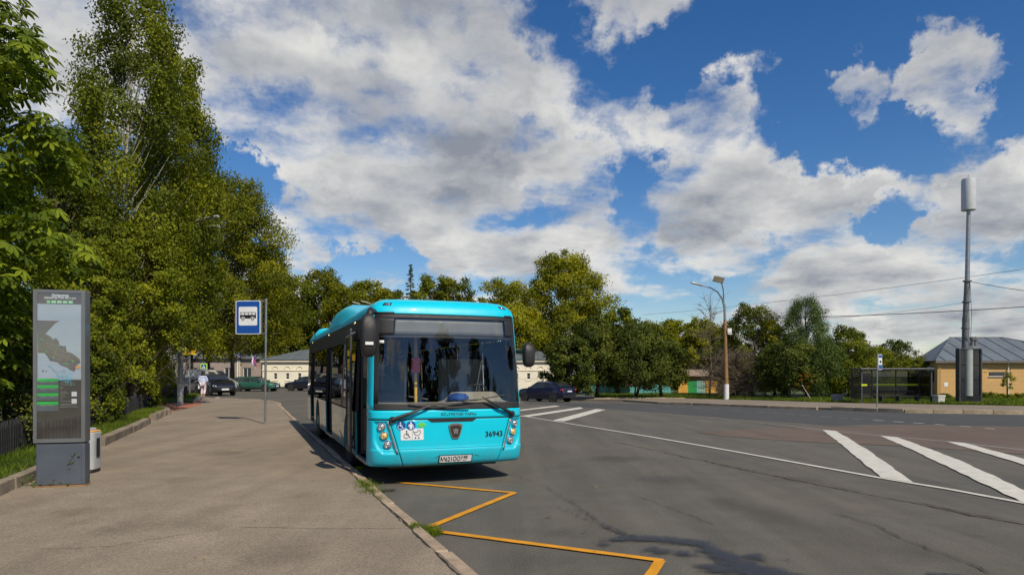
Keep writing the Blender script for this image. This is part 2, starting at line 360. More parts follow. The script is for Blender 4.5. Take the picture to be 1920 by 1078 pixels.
LEAF = {
 'chestnut': leafmat('chestnut_leaf', [(.030, .052, .006), (.105, .150, .011), (.26, .31, .018)], .30),
 'birch': leafmat('birch_leaf', [(.046, .064, .008), (.150, .180, .012), (.34, .35, .022)], .34),
 'lime': leafmat('lime_leaf', [(.070, .086, .006), (.215, .228, .012), (.42, .37, .018)], .36),
 'olive': leafmat('olive_leaf', [(.042, .056, .007), (.132, .146, .011), (.28, .26, .014)], .32),
 'dark': leafmat('dark_leaf', [(.024, .038, .008), (.078, .104, .015), (.19, .20, .026)], .26),
 'green': leafmat('green_leaf', [(.042, .062, .007), (.140, .168, .011), (.29, .29, .016)], .32),
 'needle': leafmat('conifer_needle', [(.020, .040, .012), (.062, .100, .022), (.14, .18, .035)], .14),
 'rust': leafmat('autumn_leaf', [(.10, .06, .01), (.32, .17, .012), (.48, .27, .015)], .3),
 'grass': leafmat('grass_blade', [(.040, .070, .009), (.095, .150, .013), (.24, .28, .03)], .35),
}
# ------------------------------------------------------------------ vegetation
def np_mesh(name, V, nper, mat, tone=None):
    n = len(V); me = bpy.data.meshes.new(name); nf = n//nper
    me.vertices.add(n); me.vertices.foreach_set('co', np.ascontiguousarray(V, dtype=np.float32).ravel())
    me.loops.add(n); me.loops.foreach_set('vertex_index', np.arange(n, dtype=np.int32))
    me.polygons.add(nf); me.polygons.foreach_set('loop_start', np.arange(0, n, nper, dtype=np.int32))
    try: me.polygons.foreach_set('loop_total', np.full(nf, nper, dtype=np.int32))
    except Exception: pass
    if tone is not None:
        a = me.attributes.new('tone', 'FLOAT', 'FACE'); a.data.foreach_set('value', tone.astype(np.float32))
    me.materials.append(mat); me.update(calc_edges=True); return me
def unit(a): return a/np.maximum(1e-9, np.linalg.norm(a, axis=1, keepdims=True))
def leaves(rng, P, out, s, asp=.6, up=.5, droop=0.0, og=.6):
    n = len(P); nr = unit(rng.normal(size=(n, 3))*.75+out*og*1.9+np.array([0, 0, up])); q = rng.normal(size=(n, 3)); q[:, 2] -= droop
    t = unit(q-nr*(q*nr).sum(1, keepdims=True)); b = np.cross(nr, t); s = s[:, None]
    V = np.empty((n, 4, 3)); V[:, 0] = P-t*s*.5; V[:, 2] = P+t*s*.5-nr*s*.10
    V[:, 1] = P+b*s*asp*.5+nr*s*.12+t*s*.06; V[:, 3] = P-b*s*asp*.5+nr*s*.12+t*s*.06
    return V.reshape(-1, 3)
def crown_r(kind, t):
    if kind == 'spruce': return max(.04, (1-t)**.9)
    if kind == 'birch': return max(.05, math.sin(math.pi*min(1, t*.80+.14)))**.75*(1-.25*t)
    if kind == 'shrub': return max(.08, (1-t**2.2))**.5
    return max(.05, math.sin(math.pi*min(1, t*.84+.13)))**.62
def tree(name, label, x, y, top, Rr, kind='round', leaf='green', n=16000, ls=.15, trunk=None, base=.15, seed=1, clumps=70, cr=.24, bark='bark', flat=.75, cat='tree', group=None, lean=(0, 0), skirt=0, tone0=0.0, stems=1, squash=1.0, z0=None, prune=True):
    rng = np.random.default_rng(seed); g = gz(x, y)-.04 if z0 is None else z0
    root = empty(name, (x, y, g), 0, label, cat, group)
    H = top-g; hb = H*base; tr = trunk or .018*H+.03
    wood = MB(); P = []; C = []; tn = []
    def axis(t):                                   # centre of the crown at relative height t
        return np.array([lean[0]*t+.06*Rr*math.sin(t*5+seed), lean[1]*t+.06*Rr*math.cos(t*4+seed), hb+(H-hb)*t])
    for sidx in range(stems):
        a0 = rng.uniform(0, 6.28); of = .0 if stems == 1 else .25*Rr
        pts = [(0.12*of*math.cos(a0), .12*of*math.sin(a0), 0)]+[tuple(axis(tt)*[1, 1, 0]+np.array([of*math.cos(a0)*min(1, tt+.4), of*math.sin(a0)*min(1, tt+.4), hb+(H-hb)*tt])) for tt in (0, .25, .5, .75, .95)]
        wood.tube(pts, [tr*1.25/stems**.5, tr/stems**.5, tr*.75/stems**.5, tr*.5/stems**.5, tr*.28/stems**.5, tr*.08], 8)
    cl = []
    for k in range(clumps):
        t = (k+rng.uniform(.1, .9))/clumps; t = t**(.8 if kind == 'spruce' else .9)
        if kind != 'spruce': t = .04+.93*t
        a = k*2.39996+rng.uniform(-.5, .5); rad = crown_r(kind, t)*Rr
        rr = rad*(rng.uniform(.35, .95)**.5)*(1.0 if kind != 'spruce' else 1.0)
        lump = 1+.30*math.sin(a*3+seed*1.7+t*9)*math.cos(t*23+seed)
        c = axis(t)+np.array([rr*lump*math.cos(a), rr*lump*math.sin(a)*squash, rng.uniform(-.2, .2)*cr*Rr])
        cs = cr*Rr*rng.uniform(.6, 1.35)*(.45+.55*min(1, rad/Rr*1.3))
        if kind == 'spruce': cs = max(.22, .30*rad+.1); c[2] -= rr*.28
        cl.append((c, cs, rng.uniform(0, 1)))
        if rng.uniform() < .8:
            tb = max(0.0, t-.22 if kind != 'spruce' else t); s0 = axis(tb)
            mid = (s0*.45+c*.55)+np.array([0, 0, -.05*rr]); wood.tube([s0, mid, c], [tr*.20*(1-tb*.7), tr*.10, tr*.03], 5, False)
    w = np.array([q[1]**2 for q in cl]); cnt = np.maximum(8, (n*w/w.sum()).astype(int))
    AP = []; AO = []; AT = []
    for (c, cs, tv), m in zip(cl, cnt):
        d = unit(rng.normal(size=(m, 3))); r_ = rng.uniform(.0, 1.0, m)**.42*cs*rng.choice([.8, 1.0, 1.3], m, p=[.3, .55, .15])
        q = d*r_[:, None]; q[:, 2] *= flat
        if kind == 'spruce': q[:, 2] *= .45
        if kind == 'birch': q[:, 2] -= rng.uniform(0, .9, m)**2*cs*1.1
        p = c+q; AP.append(p); o = unit(q+.4*(c-np.array([lean[0]*.5, lean[1]*.5, c[2]]))+1e-6); AO.append(o)
        AT.append(np.clip(.14+.55*tv+tone0+rng.normal(0, .15, m), 0, 1))
    P = np.concatenate(AP); O = np.concatenate(AO); T = np.concatenate(AT)
    keep = P[:, 2] > .05
    if prune and x < -5 and y < 50: wx_ = P[:, 0]+x; wy_ = P[:, 1]+y; keep &= ~((wx_ > LX(wy_)-.5) & (P[:, 2]+g < 3.1+.5*np.sin(wy_*1.3)+.3*np.sin(wx_*3)))
    P = P[keep]; O = O[keep]; T = T[keep]
    sz = ls*rng.uniform(.65, 1.35, len(P))
    V = leaves(rng, P, O, sz, asp=.16 if leaf == 'needle' else .62, up=.35, droop=.9 if kind == 'birch' else .2)
    wood.build('trunk', M[bark], root, smooth=True, fix=False)
    me = np_mesh('crown', V, 4, LEAF[leaf], T); tag(link('crown', me, root), kind='stuff')
    return root
def pt(name, label, px, Y, top_py, wpx, **k):      # a tree sized by what the photograph shows at distance Y
    return tree(name, label, at(px, Y), Y, hz(top_py, Y), wpx/2*Y/F, **k)
def blades(name, pts_fn, n, h, w, seed, mat, label=None, cat=None, parent=None, spread=.5):
    rng = np.random.default_rng(seed); P = pts_fn(rng, n); n = len(P)
    a = rng.uniform(0, 6.283, n); hh = h*rng.uniform(.4, 1.3, n); ln = rng.normal(0, spread, (n, 2))*hh[:, None]
    V = np.empty((n, 3, 3)); dx = np.stack([np.cos(a), np.sin(a), np.zeros(n)], 1)*w/2
    V[:, 0] = P-dx; V[:, 1] = P+dx; V[:, 2] = P; V[:, 2, 0] += ln[:, 0]; V[:, 2, 1] += ln[:, 1]; V[:, 2, 2] += hh
    T = np.clip(rng.normal(.5, .25, n)+.25*np.sin(P[:, 0]*1.7)*np.sin(P[:, 1]*1.3), 0, 1)
    o = link(name, np_mesh(name, V.reshape(-1, 3), 3, mat, T), parent); return tag(o, label, cat, None, 'stuff')
# ------------------------------------------------------------------ sheets that follow the ground
def sheet(name, poly, dz, mat, step=1.0, kind='structure', parent=None, skirt=0.0, ysteps=None):
    bm = bmesh.new(); vs = [bm.verts.new((p[0], p[1], 0)) for p in poly]; bm.faces.new(vs)
    xs = [p[0] for p in poly]; ys = [p[1] for p in poly]
    for ax, lo, hi in ((0, min(xs), max(xs)), (1, min(ys), max(ys))):
        k = math.floor(lo/step)+1
        while k*step < hi:
            co = [0, 0, 0]; co[ax] = k*step; no = [0, 0, 0]; no[ax] = 1
            bmesh.ops.bisect_plane(bm, geom=bm.verts[:]+bm.edges[:]+bm.faces[:], dist=1e-5, plane_co=co, plane_no=no); k += 1
    if skirt:
        be = [e for e in bm.edges if e.is_boundary]; r = bmesh.ops.extrude_edge_only(bm, edges=be)
        sk = set(v for v in r['geom'] if isinstance(v, bmesh.types.BMVert))
    else: sk = set()
    bmesh.ops.recalc_face_normals(bm, faces=bm.faces[:])
    for v in bm.verts: v.co.z = gz(v.co.x, v.co.y)+dz-(skirt if v in sk else 0)
    me = bpy.data.meshes.new(name); bm.to_mesh(me); bm.free()
    up = sum(p.normal.z*p.area for p in me.polygons)
    if up < 0: me.flip_normals()
    me.materials.append(mat); return tag(link(name, me, parent), kind=kind)
def strip(path, wid, wob=.0, seed=0, dense=.5):
    rnd = random.Random(seed); pts = []
    for i in range(len(path)-1):
        a = Vector(path[i][:2]); b = Vector(path[i+1][:2]); L = max(1, int((b-a).length/dense))
        for k in range(L): pts.append(a.lerp(b, k/L))
    pts.append(Vector(path[-1][:2])); lf = []; rt = []
    for i, p in enumerate(pts):
        t = (pts[min(i+1, len(pts)-1)]-pts[max(i-1, 0)]).normalized(); nrm = Vector((-t.y, t.x))
        w = wid/2*(1+rnd.uniform(-wob, wob)); w2 = wid/2*(1+rnd.uniform(-wob, wob)); lf.append(p+nrm*w); rt.append(p-nrm*w2)
    return lf, rt
def line(name, path, wid, mat, dz=.008, wob=.04, seed=0, kind='structure', dense=.5):
    lf, rt = strip(path, wid, wob, seed, dense); n = len(lf)
    v = [(p.x, p.y, gz(p.x, p.y)+dz) for p in lf]+[(p.x, p.y, gz(p.x, p.y)+dz) for p in rt]
    me = bpy.data.meshes.new(name); me.from_pydata(v, [], [(i, n+i, n+i+1, i+1) for i in range(n-1)]); me.materials.append(mat)
    return tag(link(name, me), kind=kind)
# ------------------------------------------------------------------ ground
KX = lambda y: -.38-.398*(y-5.53)        # centre of the kerb the bus stands at
LX = lambda y: -6.9-.385*(y-9.07)        # foot of the kerb along the verge on the left
xs = [-400, -200, -120, -80]+list(range(-60, 61, 4))+[80, 120, 200, 400]; ys = [-200, -80, -40, -20]+list(range(-8, 81, 4))+[100, 130, 200, 320, 600]
gv = [(x, y, gz(x, y)-.07) for y in ys for x in xs]; nx = len(xs)
gf = [(j*nx+i, j*nx+i+1, (j+1)*nx+i+1, (j+1)*nx+i) for j in range(len(ys)-1) for i in range(nx-1)]
me = bpy.data.meshes.new('ground'); me.from_pydata(gv, [], gf); me.materials.append(M['soil']); tag(link('ground', me), kind='structure')
sheet('road', [(-55, -25), (75, -25), (75, 84), (-55, 84)], 0, M['asphalt'], 1.0)
# opposite side: far kerb from the photograph
fk = [hit(*p) for p in ((1235, 757), (1350, 761), (1450, 765), (1560, 769), (1700, 774), (1920, 777))]
fk += [(fk[-1][0]+22, fk[-1][1]+.5)]
fkl = [hit(1100, 751), hit(1170, 752.5)]
lawn_front = [hit(1114, 748, .1), hit(1200, 747.5, .1), hit(1290, 747.5, .1), hit(1400, 750, .1), hit(1550, 755, .1), hit(1700, 758, .1), hit(1850, 760.5, .1), hit(1930, 762, .1)]
lawn_front += [(lawn_front[-1][0]+14, lawn_front[-1][1]-.3)]
far_edge = fkl+fk
sheet('far_pavement', [(p[0], p[1]+.16) for p in far_edge]+[(p[0], p[1]+.4) for p in reversed(lawn_front)], .13, M['pave_far'], 1.5, skirt=.2)
sheet('lawn', lawn_front+[(75, lawn_front[-1][1]), (75, 83.9), (10.5, 83.9)], .15, M['soil'], 2.5, skirt=.2)
# darker lane along the far side, reddish patch
def hp(l): return [hit(*p) for p in l]
sheet('far_lane', hp([(982, 753.5), (1235, 757.5), (1350, 761.5), (1450, 765.5), (1560, 769.5), (1700, 774.5), (1920, 778), (2250, 781), (2250, 806), (1920, 799), (1700, 795), (1560, 797), (1440, 789), (1135, 766), (982, 755.5)]), .004, M['asphalt_far'], 1.0)
sheet('reddish_road_patch', hp([(1305, 811), (1420, 804), (1560, 799.5), (1700, 797), (1920, 801), (2250, 808), (2250, 872), (1920, 852), (1690, 836), (1560, 831), (1470, 826), (1380, 820)]), .008, M['asphalt_red'], 1.0)
# near pavement
edge = [(KX(y)-.07, y) for y in (-22, 34)]+[(-12.6, 36.5), (-13.9, 39), (-15.8, 41.2), (-18.5, 42.8), (-21.5, 43.6)]
sheet('pavement', edge+[(LX(44.2)-1.0, 44.2), (LX(34), 34), (LX(9), 9), (LX(-22), -22)], .115, M['pave'], 2.0, skirt=.12)
sheet('lawn', [(LX(-22)-.12, -22), (LX(27.6)-.12, 27.6), (LX(27.6)-1.6, 30.2), (-17.6, 31.0), (-60, 31), (-60, -22)], .25, M['soil'], 2.5, skirt=.3)
sheet('lawn', [(-17.0, 36.0), (LX(43.6)-.1, 43.6), (-24, 45.5), (-60, 47), (-60, 36.5)], .24, M['soil'], 2.5, skirt=.3)
sheet('brick_path', [(LX(27.9)-.05, 27.9), (LX(33.5)+.6, 34.0), (LX(42.5)+.1, 42.5), (-16.9, 35.8), (-40, 36.2), (-40, 31.2), (-16.6, 31.0), (LX(27.6)-1.2, 29.9)], .121, M['brickpath'], 1.0)
# kerb stones: small shared set of meshes
def stone_mesh(name, L, w, h, mat, seed, rag=.012):
    rnd = random.Random(seed); b = bmesh.new(); bmesh.ops.create_cube(b, size=1)
    for v in b.verts: v.co = Vector((v.co.x*(L-.012), v.co.y*w, v.co.z*h))
    bmesh.ops.bevel(b, geom=b.edges[:], offset=.012, segments=1, affect='EDGES')
    for v in b.verts: v.co += Vector((rnd.uniform(-rag, rag), rnd.uniform(-rag, rag), rnd.uniform(-rag, rag)*.7))
    m = bpy.data.meshes.new(name); b.to_mesh(m); b.free(); m.materials.append(mat); return m
def kerb_run(parent, path, L, w, h, top, mat, seed, jit=.01, wig=.012, rag=.012):
    ms = [stone_mesh('kerb_stone', L, w, h, mat, seed+k, rag) for k in range(4)]; rnd = random.Random(seed)
    pts = [Vector(p) for p in path]; d = 0
    seg = 0; seglen = [(pts[i+1]-pts[i]).length for i in range(len(pts)-1)]; tot = sum(seglen)
    def P(s):
        for i, l in enumerate(seglen):
            if s <= l or i == len(seglen)-1: return pts[i].lerp(pts[i+1], s/l)
            s -= l
    k = 0
    while d < tot-L*.5:
        a = P(d); b = P(min(d+L, tot)); c = (a+b)/2; t = b-a
        o = link('kerb_stone', ms[k % 4], parent, (c.x+rnd.uniform(-wig, wig), c.y+rnd.uniform(-wig, wig), gz(c.x, c.y)+top-h/2+rnd.uniform(-jit, jit)), (rnd.uniform(-.03, .03), math.atan2(gz(a.x, a.y)-gz(b.x, b.y), L)+rnd.uniform(-.006, .006), math.atan2(t.y, t.x)+rnd.uniform(-.008, .008)))
        o.scale = (t.length/L, 1, 1); d += L; k += 1
kerb = empty('kerb', kind='structure')
kerb_run(kerb, [(KX(y), y) for y in (1.5, 10, 20, 34)]+[(-12.62, 36.6), (-13.95, 39.1), (-15.85, 41.3), (-18.5, 42.95), (-21.5, 43.75)], 1.25, .13, .30, .115, M['kerb'], 3, .008, .015, .014)
vk = empty('kerb', kind='structure')
kerb_run(vk, [(LX(y), y) for y in (3.0, 14.6)], 2.3, .17, .40, .275, M['kerb_old'], 11, .012, .02)
kerb_run(vk, [(LX(y)+.02, y) for y in (15.0, 22.6)], 3.6, .20, .42, .30, M['kerb_old'], 14, .01, .02)
kerb_run(vk, [(LX(22.9), 22.9), (LX(26.8), 26.8), (LX(28)-.5, 28.4), (LX(28)-1.5, 29.0)], .62, .22, .42, .31, M['kerb_old'], 17, .035, .05)
kerb_run(vk, [(-16.9, 35.9), (-18.6, 40), (LX(43.6)+.2, 43.4)], 2.0, .18, .35, .27, M['kerb_pale'], 21, .01)
fkerb = empty('far_kerb', kind='structure')
kerb_run(fkerb, [fk[0], fk[1], fk[2], fk[3]], 3.0, .20, .36, .15, M['kerb'], 31, .012)
kerb_run(fkerb, [fk[3], fk[4], fk[5], fk[6]], 1.25, .20, .36, .20, M['kerb_pale'], 35, .008)
kerb_run(fkerb, [(p[0], p[1]+.02) for p in lawn_front[:3]], 1.6, .14, .3, .20, M['kerb_pale'], 39, .01)
# painted lines
line('white_edge_line', hp([(975, 755.5), (1042, 760.5), (1135, 767), (1355, 786), (1542, 806), (1650, 817), (1775, 828), (1920, 844), (2050, 857)]), .13, M['faint_paint'], .013, .12, 1, dense=.8)
line('white_edge_line', hp([(975, 779.5), (1035, 789), (1200, 816), (1460, 862), (1650, 896.5), (1780, 918), (1920, 944), (2080, 975)]), .12, M['white_paint'], .013, .08, 2, dense=.5)
def bar(pts, seed):
    p = hp(pts); rnd = random.Random(seed); m = len(p); out = []
    for i in range(m):
        a = Vector(p[i]); b = Vector(p[(i+1) % m]); L = max(1, int((b-a).length/.35))
        for k in range(L):
            q = a.lerp(b, k/L); n = Vector((-(b-a).y, (b-a).x)).normalized()
            out.append(tuple(q+n*(rnd.uniform(-.02, .02) if k else 0)))
    return sheet('white_hatching_bar', out, .017, M['white_paint'], 1.0)
bar([(975, 768.5), (1042, 760.5), (1050, 762), (975, 770.5)], 1)
bar([(975, 780.5), (1087, 763.5), (1094, 766), (990, 782)], 2)
bar([(1035, 789), (1118, 767), (1135, 768.5), (1058, 790.5)], 3)
bar([(1542, 806.5), (1568, 808.5), (1620, 840), (1712, 905.5), (1652, 896.5)], 4)
bar([(1650, 817.5), (1682, 820.5), (1800, 864), (1945, 932), (1990, 957), (1918, 944)], 5)
bar([(1775, 828.5), (1808, 831), (1930, 864), (2100, 900), (2130, 930), (1925, 874)], 6)
for k, (px, py) in enumerate(((1250, 762), (1280, 763.5), (1308, 765), (1340, 766.5), (1380, 768), (1427, 773), (1455, 775), (1482, 776.5), (1510, 778.5), (1550, 781.5), (1580, 784), (1606, 786), (1647, 788.5), (1685, 791), (1722, 793.5), (1762, 796.5), (1810, 800), (1856, 804))):
    w = 8 if px < 1400 else 9.5
    o = line('lane_dash', [hit(px-w, py-.55), hit(px+w, py+.75)], .14, M['faint_paint'] if px < 1640 else M['white_paint'], .015, .1, k)
y1 = hp([(742, 904.5), (965, 924.5)]); y2 = hp([(965, 924.5), (806, 989)]); y3 = hp([(806, 996), (1243, 1053)]); y4 = hp([(1238, 1053), (1214, 1090)])
for i, p in enumerate((y1, y2, y3, y4)): line('yellow_zigzag_line', p, .10, M['yellow_paint'], .012+.002*i, .05, i, dense=.15)
# wet stain, oil drips, cracks: thin films with a ragged edge
def film(name, pts, col, rough, dz, grid=.06, edge=.06, nscale=7.0, strength=.9, amp=.22, coat=0.0):
    m = MT(name+'_surface'); P = m.pos; a = m.n('ShaderNodeAttribute', attribute_name='dist').outputs['Fac']
    nn = m.math('MULTIPLY', m.math('SUBTRACT', m.noise(nscale, 8, .68, P), .5), amp*2)
    al = m.mr(m.math('ADD', a, nn), -edge*.3, edge*.3, strength, 0)
    p = m.principled(c4(col), m.mr(m.noise(60, 4, .6, P), .3, .7, rough*.7, rough*1.3), 0, .5, coat, m.bump(m.noise(90, 4, .7, P), .5, .006)); t = m.n('ShaderNodeBsdfTransparent'); x = m.n('ShaderNodeMixShader')
    m.i(x, 0, al); m.i(x, 1, t.outputs[0]); m.i(x, 2, p); mt = m.done(x.outputs[0])
    ax = [p[0] for p in pts]; ay = [p[1] for p in pts]; mg = .5
    gx = np.arange(min(ax)-mg, max(ax)+mg, grid); gy = np.arange(min(ay)-mg, max(ay)+mg, grid)
    XX, YY = np.meshgrid(gx, gy); D = np.full(XX.shape, 9.0)
    for i in range(len(pts)-1):
        (x0, y0, r0), (x1, y1, r1) = pts[i], pts[i+1]
        if r0 < 0 or r1 < 0: continue
        dx, dy = x1-x0, y1-y0; t_ = np.clip(((XX-x0)*dx+(YY-y0)*dy)/(dx*dx+dy*dy+1e-9), 0, 1)
        D = np.minimum(D, np.hypot(XX-x0-t_*dx, YY-y0-t_*dy)-(r0+(r1-r0)*t_))
    for (x0, y0, r0) in pts:
        D = np.minimum(D, np.hypot(XX-x0, YY-y0)-abs(r0))
    h, w = XX.shape; bm = bmesh.new(); vv = {}; keep = D < amp+.15; vals = []
    def V(j, i):
        if (j, i) not in vv:
            vv[(j, i)] = bm.verts.new((XX[j, i], YY[j, i], gz(XX[j, i], YY[j, i])+dz)); vals.append(D[j, i])
        return vv[(j, i)]
    for j in range(h-1):
        for i in range(w-1):
            if keep[j, i]: bm.faces.new((V(j, i), V(j, i+1), V(j+1, i+1), V(j+1, i)))
    me = bpy.data.meshes.new(name); bm.to_mesh(me); bm.free(); me.materials.append(mt)
    at_ = me.attributes.new('dist', 'FLOAT', 'POINT'); at_.data.foreach_set('value', np.array(vals, dtype=np.float32))
    return tag(link(name, me), kind='structure')
def fp(l): return [hit(p[0], p[1])+(p[2],) for p in l]
film('water_stain', fp([(1150, 1014, .06), (1200, 1010, .10), (1255, 1014, .12), (1310, 1020, .10), (1350, 1040, .12), (1390, 1062, .16), (1450, 1085, .26)]) + fp([(1235, 1034, -.10), (1285, 1040, -.08), (1420, 1046, -.10), (1345, 1068, -.14), (1130, 1022, -.05), (1480, 1052, -.03)]), (.032, .034, .041), .50, .020, .05, .26, 6.5, .80, .21)
film('oil_drips', fp([(975, 896, .0), (1020, 912, .0), (1080, 948, .005), (1130, 985, .01), (1185, 1008, .03)]), (.030, .030, .029), .6, .024, .05, .05, 22.0, .62, .17)
film('oil_drips', fp([(1045, 952, .0), (1110, 978, .015), (1175, 1006, .03)])+fp([(1030, 972, -.03), (1025, 936, -.01), (1095, 1000, -.02)]), (.032, .032, .031), .6, .028, .05, .05, 18.0, .6, .14)
film('water_stain', fp([(1760, 1080, .05), (1800, 1086, .1), (1900, 1104, .15)]), (.018, .019, .026), .35, .020, .06, .07, 5.0, .85, .2)
film('tyre_stain', fp([(720, 921, .10), (735, 920, .06)]), (.035, .028, .022), .7, .020, .05, .05, 14, .7, .15)
def pp(l): return [hit(p[0], p[1], .115)+(p[2],) for p in l]
film('pavement_stain', pp([(250, 990, .25), (330, 975, .18), (390, 985, .1)])+pp([(520, 1040, -.30), (150, 960, -.22), (420, 850, -.4), (560, 930, -.16), (340, 900, -.3)]), (.13, .105, .08), .9, .121, .08, .8, 5.5, .16, .34)
film('pavement_dust', pp([(20, 1035, .22), (60, 1018, .10)])+pp([(600, 1000, -.22), (300, 1050, -.25), (250, 870, -.35), (480, 900, -.2)]), (.40, .34, .27), .9, .123, .08, .8, 5.0, .22, .34)
film('road_grime', fp([(1350, 940, .2), (1520, 985, .25), (1700, 1040, .3)])+fp([(1050, 1000, -.2), (1250, 900, -.4), (1150, 860, -.5), (900, 960, -.15), (1500, 900, -.3), (1000, 1050, -.2)]), (.052, .048, .042), .85, .010, .10, 1.0, 4.5, .18, .40)
def crack(path, w, seed, dz=.016, amp=.05, mat=None):
    rnd = random.Random(seed); pts = []
    p = [Vector(q) for q in path]
    for i in range(len(p)-1):
        L = max(2, int((p[i+1]-p[i]).length/.09))
        for k in range(L): pts.append(p[i].lerp(p[i+1], k/L)+Vector((rnd.gauss(0, amp*.3), rnd.gauss(0, amp*.3))))
    pts.append(p[-1]); v = []; n = len(pts)
    for i, q in enumerate(pts):
        t = (pts[min(i+1, n-1)]-pts[max(i-1, 0)]).normalized(); nr = Vector((-t.y, t.x)); ww = w*rnd.uniform(.25, 1.2)*(.3 if i in (0, n-1) else 1)
        for s in (-1, 1): v.append((q.x+nr.x*ww*s, q.y+nr.y*ww*s, gz(q.x, q.y)+dz))
    me = bpy.data.meshes.new('crack'); me.from_pydata(v, [], [(2*i, 2*i+1, 2*i+3, 2*i+2) for i in range(n-1)]); me.materials.append(mat or M['crack'])
    return tag(link('road_crack', me), kind='structure')
M['crack'] = pm('crack_dark', (.030, .026, .022), .95, var=.4, vs=9)  # plain dark tone of the crack strips
M['crack_warm'] = pm('sandy_seam', (.12, .085, .06), .95, var=.35, vs=5)
crack(hp([(1150, 828), (1300, 860), (1410, 884), (1500, 902), (1600, 922), (1720, 944), (1820, 966), (1930, 985), (2050, 1006)]), .020, 1, mat=M['crack_warm'])
crack(hp([(1310, 862), (1420, 886), (1540, 908), (1620, 925)]), .010, 2, .021)
crack(hp([(1725, 944), (1800, 962), (1850, 970), (1920, 982)]), .012, 3, .021)
crack(hp([(1560, 962), (1640, 985), (1690, 1010), (1740, 1030), (1800, 1050), (1860, 1078)]), .008, 4)
crack(hp([(1200, 932), (1280, 962), (1340, 985)]), .006, 5)
crack(hp([(1540, 955), (1700, 975), (1850, 1010)]), .004, 6)
crack([(hit(450, 988, .115)), (hit(620, 991, .115)), (hit(770, 991, .115))], .005, 7, .119, .03)
crack([(hit(60, 1030, .115)), (hit(200, 1025, .115)), (hit(420, 990, .115))], .003, 8, .119, .03)
crack([(KX(y)-.085, y) for y in (2, 6, 9, 14, 20, 30)], .012, 9, .120, .02)
crack([(KX(y)+.085, y) for y in (2, 6, 9, 14, 20, 30)], .018, 10, .006, .03)
# small litter on the asphalt
lit = [MB().add([(-.03, -.015, .003), (.03, -.02, .008), (.035, .02, .004), (-.02, .022, .012)], [(0, 1, 2, 3)]).build('x', M['litter'], None, fix=False)]
lm = lit[0].data; bpy.data.objects.remove(lit[0])
spots = [(1118, 915), (788, 928), (825, 951), (1115, 1037), (1240, 964), (1085, 820), (1700, 995)]
for k, (px, py) in enumerate(spots):
    x, y = hit(px, py); o = link('fallen_leaf', lm, None, (x, y, gz(x, y)+.02), (0, 0, k*1.3)); q = (.75, .35, .3, .5, .4, .5, .35)[k]; o.scale = (q, q*.8, q)
    tag(o, 'small dry fallen leaf lying on the asphalt of the square', 'leaf', 'fallen leaves on the asphalt')
lp = []
for k in range(60):
    px = random.uniform(20, 680); py = random.uniform(830, 1076); x, y = hit(px, py, .115)
    if x < KX(y)-.15 and x > LX(y)+.25: lp.append((x, y))
mm = MB()
for x, y in lp[:46]:
    q = random.uniform(.2, .6); a = random.uniform(0, 6); mm.add([(x+.03*q*math.cos(a), y+.03*q*math.sin(a), .120), (x-.02*q*math.sin(a), y+.02*q*math.cos(a), .124), (x-.03*q*math.cos(a), y-.03*q*math.sin(a), .120), (x+.02*q*math.sin(a), y-.02*q*math.cos(a), .126)], [(0, 1, 2, 3)])
tag(mm.build('leaf_litter', M['litter'], None, fix=False), 'tiny dry leaf scraps scattered over the near pavement', 'litter', None, 'stuff')
sc = MB().box(-.12, .12, -.09, .09, 0, .03); xx, yy = hit(408, 746, .115); o = sc.build('paper_scrap', M['paper'], None, bevel=.01, loc=(xx, yy, .118)); tag(o, 'white scrap of paper lying on the pavement in front of the dark crossover', 'litter')
# ------------------------------------------------------------------ lettering (font outlines as flat meshes, mapped onto a surface)
def text_mesh(s, size=.1, bold=0.0, spacing=1.0):
    cu = bpy.data.curves.new('txt', 'FONT'); cu.body = s; cu.size = size; cu.align_x = 'CENTER'; cu.align_y = 'CENTER'; cu.offset = bold; cu.resolution_u = 3; cu.space_character = spacing
    ob = bpy.data.objects.new('txt', cu); me = bpy.data.meshes.new_from_object(ob)
    bpy.data.objects.remove(ob); v = [tuple(p.co) for p in me.vertices]; f = [tuple(p.vertices) for p in me.polygons]
    bpy.data.meshes.remove(me); return v, f
def text(name, s, size, mat, parent, mp, bold=0.0, width=None, height=None, spacing=1.0):   # mp maps flat (x, y) to 3-D
    v, f = text_mesh(s, size, bold, spacing)
    if not v: return None
    x0 = min(p[0] for p in v); x1 = max(p[0] for p in v); y0 = min(p[1] for p in v); y1 = max(p[1] for p in v)
    kx = width/(x1-x0) if width else 1; ky = height/(y1-y0) if height else 1
    m = MB(); m.add([mp((p[0]-(x0+x1)/2)*kx, (p[1]-(y0+y1)/2)*ky) for p in v], f); return m.build(name, mat, parent, fix=False)
def flat(polys, mp, name, mat, parent):
    m = MB()
    for p in polys: m.add([mp(*q) for q in p], [tuple(range(len(p)))])
    return m.build(name, mat, parent, fix=False)
def circ(x, y, r, n=20, a0=0, a1=360): return [(x+r*math.cos(R(a0+(a1-a0)*k/(n if a1-a0 < 360 else n))), y+r*math.sin(R(a0+(a1-a0)*k/n))) for k in range(n+(0 if a1-a0 >= 360 else 1))]
def rect(x0, x1, y0, y1): return [(x0, y0), (x1, y0), (x1, y1), (x0, y1)]
def rrect(x0, x1, y0, y1, r, n=4):
    o = []
    for cx, cy, a in ((x1-r, y1-r, 0), (x0+r, y1-r, 90), (x0+r, y0+r, 180), (x1-r, y0+r, 270)):
        o += [(cx+r*math.cos(R(a+90*k/n)), cy+r*math.sin(R(a+90*k/n))) for k in range(n+1)]
    return o
